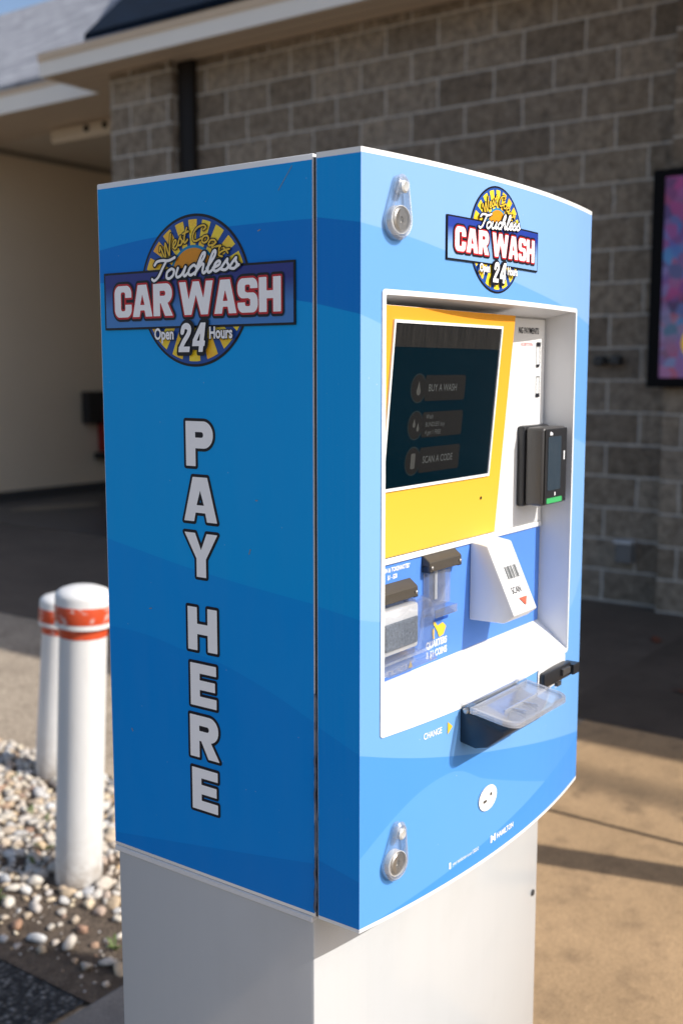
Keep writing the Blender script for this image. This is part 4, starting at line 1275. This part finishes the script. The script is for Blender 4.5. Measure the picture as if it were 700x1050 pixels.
# =================================================================== CAR WASH BUILDING
B = empty("car_wash_building", (6.22, 4.0, 0), "grey-brown split-face block car wash building with white eaves and an open bay", "building")
XW, ZS = 6.22, 3.683
b = MB()
b.box((XW, 2.20, 0), (XW+.30, 6.70, ZS+.2)); bw = b.build("block_wall", m_block, B)
b = MB(); b.box((XW-.11, -9.0, 0), (XW+.30, 2.1985, ZS+.2)); b.build("front_pier", m_block, B)
b = MB(); b.box((XW-.10, 6.035, 0), (XW-.0005, 6.70, ZS+.1)); b.build("bay_pier", m_block, B)
b = MB(); b.box((XW-.055, 5.86, .1), (XW-.002, 6.015, ZS-.004)).bevel(.012, 2); b.build("downspout", m_bronze, B, smooth=True)
b = MB(); b.box((XW+.30, 6.55, 0), (18, 6.70, 4.0)); b.build("bay_wall", m_beige, B)
b = MB(); b.box((XW-.05, 9.85, 0), (18, 10.05, 4.0)); b.build("bay_wall", m_beige, B)
b = MB(); b.box((7.28, 6.40, ZS+.012), (18.1, 10.0, ZS+.10)); b.build("bay_ceiling", m_ceil, B)
b = MB(); b.box((7.30, 9.825, ZS-.045), (18, 9.849, ZS+.005)); b.build("ceiling_trim", plain("trim_dark", (.30, .26, .21), .6), B)
# base board of the bay wall
b = MB(); b.box((6.4, 9.80, 0), (18, 9.849, .09)); b.build("bay_curb", plain("curb_dark", (.05, .05, .05), .7), B)
# soffit (stepped outline; unseen outer steps widened to cast the ground shadow)
XE1, XE2, XE3, XE4 = 5.85, 6.45, 4.70, 5.13
b = MB()
for x0, y0, x1, y1 in ((XE1, 2.0, 7.27, 7.16), (XE2, 7.16, 7.27, 22), (XE3, -1.6, 7.27, 2.0), (XE4, -9, 7.27, -1.6)):
    b.box((x0, y0, ZS), (x1, y1, ZS+.02))
b.build("soffit", m_soff, B)
FH = .15
def fascia(x, y0, y1, ztop=ZS+FH, ret=None):
    b = MB(); b.box((x-.022, y0, ZS-.012), (x-.001, y1, ztop)); b.box((x-.034, y0, ztop-.045), (x-.0225, y1, ztop+.012), 1)
    b.build("fascia", [m_fascia, m_drip], B)
fascia(XE1, 2.0, 7.18)
fascia(XE2, 7.161, 22, ZS+.185)
fascia(XE3, -1.6, 2.0)
fascia(XE4, -9, -1.6)
for x0, x1, y0, y1 in ((XE1, XE2, 7.162, 7.18), (XE3, XE1, 2.001, 2.02), (XE3, XE4, -1.62, -1.601)):
    b = MB(); b.box((x0, y0, ZS-.012), (x1, y1, ZS+FH)); b.build("fascia_return", m_fascia, B)
# roofs: lit grey main roof, dark navy porch roof
SL = .587
def roof(name, mat, pts, x0, z0):
    b = MB()
    A = [(x, y, z0 + SL*(x-x0)) for x, y in pts]
    b.prism(list(range(len(pts))), lambda i: A[i], lambda i: (A[i][0], A[i][1], A[i][2]-.045))
    return b.build(name, mat, B)
roof("main_roof", m_roofg, [(XE2-.04, 7.185), (XE2-.04, 22), (12.2, 22), (12.2, 6.0), (7.0, 6.0), (7.0, 7.185)], XE2-.04, ZS+.225)
roof("porch_roof", m_roofd, [(XE1-.045, 2.0), (XE1-.045, 6.62), (7.90, 8.25), (10.2, 10.4), (12.15, 10.4), (12.15, -9), (XE4-.045, -9), (XE4-.045, -1.6), (XE3-.045, -1.6), (XE3-.045, 2.0)], XE1-.045, ZS+FH+.062)
b = MB(); b.box((XE1, 6.62, ZS+.10), (XE2, 7.16, ZS+FH)); b.build("eave_cap", m_fascia, B)
# header bar with lamps at the bay mouth
b = MB(); b.box((7.10, 6.72, 3.535), (7.20, 8.62, ZS-.004)).bevel(.03, 3); hb = b.build("header_bar", plain("header_beige", (.62, .53, .42), .5), B, smooth=True)
for y in (7.35, 7.85, 8.10):
    b = MB(); b.lathe([(.032, 0), (.032, .012), (.02, .018)], (7.099, y, 3.62), 16, Vector((-1, 0, 0))); b.build("sensor", m_bronze, hb)
# bay floor
sheet("bay_floor", [(XW, 6.7), (18, 6.7), (18, 9.85), (XW, 9.85)], .001, m_bayfloor)
def wet():
    P = polygonise(lambda X, Y: .5 - (1.15*np.exp(-((Y-8.9-.10*np.sin(3*X))**2)/.05) + .8*np.exp(-((Y-8.1-.2*np.sin(2*X+1))**2)/.03))*(.55+.45*np.sin(4.1*X)*np.sin(3.3*Y+1)), (6.3, 7.2, 10.5, 9.6), .05)
    b = MB()
    for p in P: b.face([(x, y, .0035) for x, y in p])
    m = NT("water_film"); m.b.inputs['Base Color'].default_value = (.05, .05, .055, 1); m.b.inputs['Roughness'].default_value = .06
    b.build("puddle", m.m, None, kind='structure')
wet()

# =================================================================== THINGS ON THE WALLS
# control box on the bay wall
e = empty("control_box", (8.60, 9.80, 1.0), "dark control box with red sign panel on the beige bay wall", "control box")
b = MB(); b.box((8.43, 9.72, .78), (8.74, 9.845, 1.15)).bevel(.01, 2); b.build("box_body", m_black, e)
b = MB(); b.box((8.66, 9.70, .45), (8.84, 9.845, .98)).bevel(.01, 2); b.build("red_panel", plain("red_paint", (.30, .012, .012), .4), e)
b = MB(); b.box((8.60, 9.72, .36), (8.80, 9.845, .44)); b.build("lower_bracket", m_black, e)
# screen on the pier
e = empty("display_screen", (6.10, 1.75, 1.90), "tall lit advertising screen in a black frame on the right wall pier", "screen")
xs_ = 6.03
b = MB()
y0, y1, z0, z1 = 1.40, 2.275, 1.300, 2.490
b.box((xs_, y0, z0), (XW-.111, y1, z1)).bevel(.01, 2); b.build("screen_frame", plain("matt_black", (.006, .006, .007), .7, spec=.1), e)
def m_ad():
    m = NT("screen_picture")
    sep = m.n('ShaderNodeSeparateXYZ'); m.l(m.coord(), sep.inputs[0])
    n1 = m.noise(m.coord(), 6, 4, .6); n2 = m.noise(m.coord(), 14, 3, .6, 1)
    t = m.math('ADD', m.math('MULTIPLY_ADD', sep.outputs[2], -.85, .5), m.math('MULTIPLY', n1, .35))
    c = m.ramp(t, [(0.0, (.16, .03, .24)), (.2, (.26, .05, .30)), (.38, (.03, .05, .25)), (.52, (.02, .08, .45)), (.62, (.05, .22, .62)), (.72, (.30, .08, .38)), (.80, (.02, .03, .14)), (.90, (.16, .42, .75)), (1.0, (.38, .22, .45))])
    vo = m.n('ShaderNodeTexVoronoi'); vo.inputs['Scale'].default_value = 17; m.l(m.coord(), vo.inputs['Vector'])
    sv = m.n('ShaderNodeSeparateColor'); m.l(vo.outputs['Color'], sv.inputs[0])
    blk = m.ramp(sv.outputs[0], [(0.0, (.02, .05, .35)), (.22, (.55, .02, .06)), (.38, (.03, .22, .70)), (.55, (.30, .03, .38)), (.70, (.01, .01, .06)), (.84, (.55, .03, .25)), (1.0, (.06, .32, .75))])
    c = m.mix(.55, c, blk)
    m.b.inputs['Base Color'].default_value = (.01, .01, .01, 1); m.b.inputs['Roughness'].default_value = .25
    m.l(c, m.b.inputs['Emission Color']); m.b.inputs['Emission Strength'].default_value = .26
    return m.m
b = MB(); b.box((xs_-.002, y0+.075, z0+.055), (xs_+.004, y1-.075, z1-.045)); sp = b.build("screen_picture", m_ad(), e)
for (cy, cz, r, c, nm) in ((1.965, 1.70, .085, (.75, .01, .02), "red_graphic"), (1.985, 1.545, .095, (.85, .55, .01), "yellow_graphic"), (1.98, 2.05, .07, (.45, .03, .06), "red_graphic"), (1.99, 1.86, .06, (.01, .01, .03), "dark_graphic")):
    b = MB(); b.lathe([(r, 0), (r, .001)], (xs_-.0025, cy, cz), 32, Vector((-1, 0, 0))); b.build(nm, emit(nm, c, .38), sp)
# little black sensor and outlet box
e = empty("wall_sensor", (6.22, 2.56, 1.45), "small black twin sensor fixed to the block wall", "sensor")
b = MB(); b.box((6.15, 2.485, 1.425), (6.219, 2.535, 1.478)).bevel(.008, 2); b.build("sensor_head", m_black, e)
b = MB(); b.box((6.15, 2.585, 1.425), (6.219, 2.645, 1.478)).bevel(.008, 2); b.build("sensor_head", m_black, e)
b = MB(); b.box((6.19, 2.535, 1.437), (6.218, 2.585, 1.466)); b.build("bracket", m_black, e)
e = empty("outlet_box", (6.22, 2.44, .31), "small grey outlet box low on the block wall", "outlet")
b = MB(); b.box((6.16, 2.375, .255), (6.219, 2.475, .385)).bevel(.008, 2); b.build("cover", plain("outlet_grey", (.15, .15, .15), .4), e)
b = MB(); b.box((6.145, 2.37, .375), (6.219, 2.48, .392)); b.build("lid", m_lgink, e)

# =================================================================== beside the photographer: lane post and an unseen box added to cast shade (their shadows cross the picture)
e = empty("lane_post", (3.22, -.28, 0), "tall white steel lane post beyond the right edge, casting the dark strip on the apron", "post")
b = MB(); b.lathe([(.065, 0), (.065, 2.3), (.055, 2.32), (.02, 2.335)], (3.22, -.28, 0), 32); b.build("post_tube", m_white, e, smooth=True)
b = MB(); b.lathe([(.10, 0), (.10, .012), (.07, .014)], (3.22, -.28, 0), 32); b.build("post_flange", m_steel, e)
e = empty("shade_box", (2.03, -.62, 0), "grey metal box beside the camera, added only to shade the asphalt", "cabinet")
b = MB(); b.box((1.78, -.74, .25), (2.29, -.52, 2.35)).bevel(.01, 2); b.build("shade_box_body", m_ped, e)
b = MB(); b.box((1.90, -.70, 0), (2.17, -.56, .25)); b.build("shade_box_foot", m_char, e)
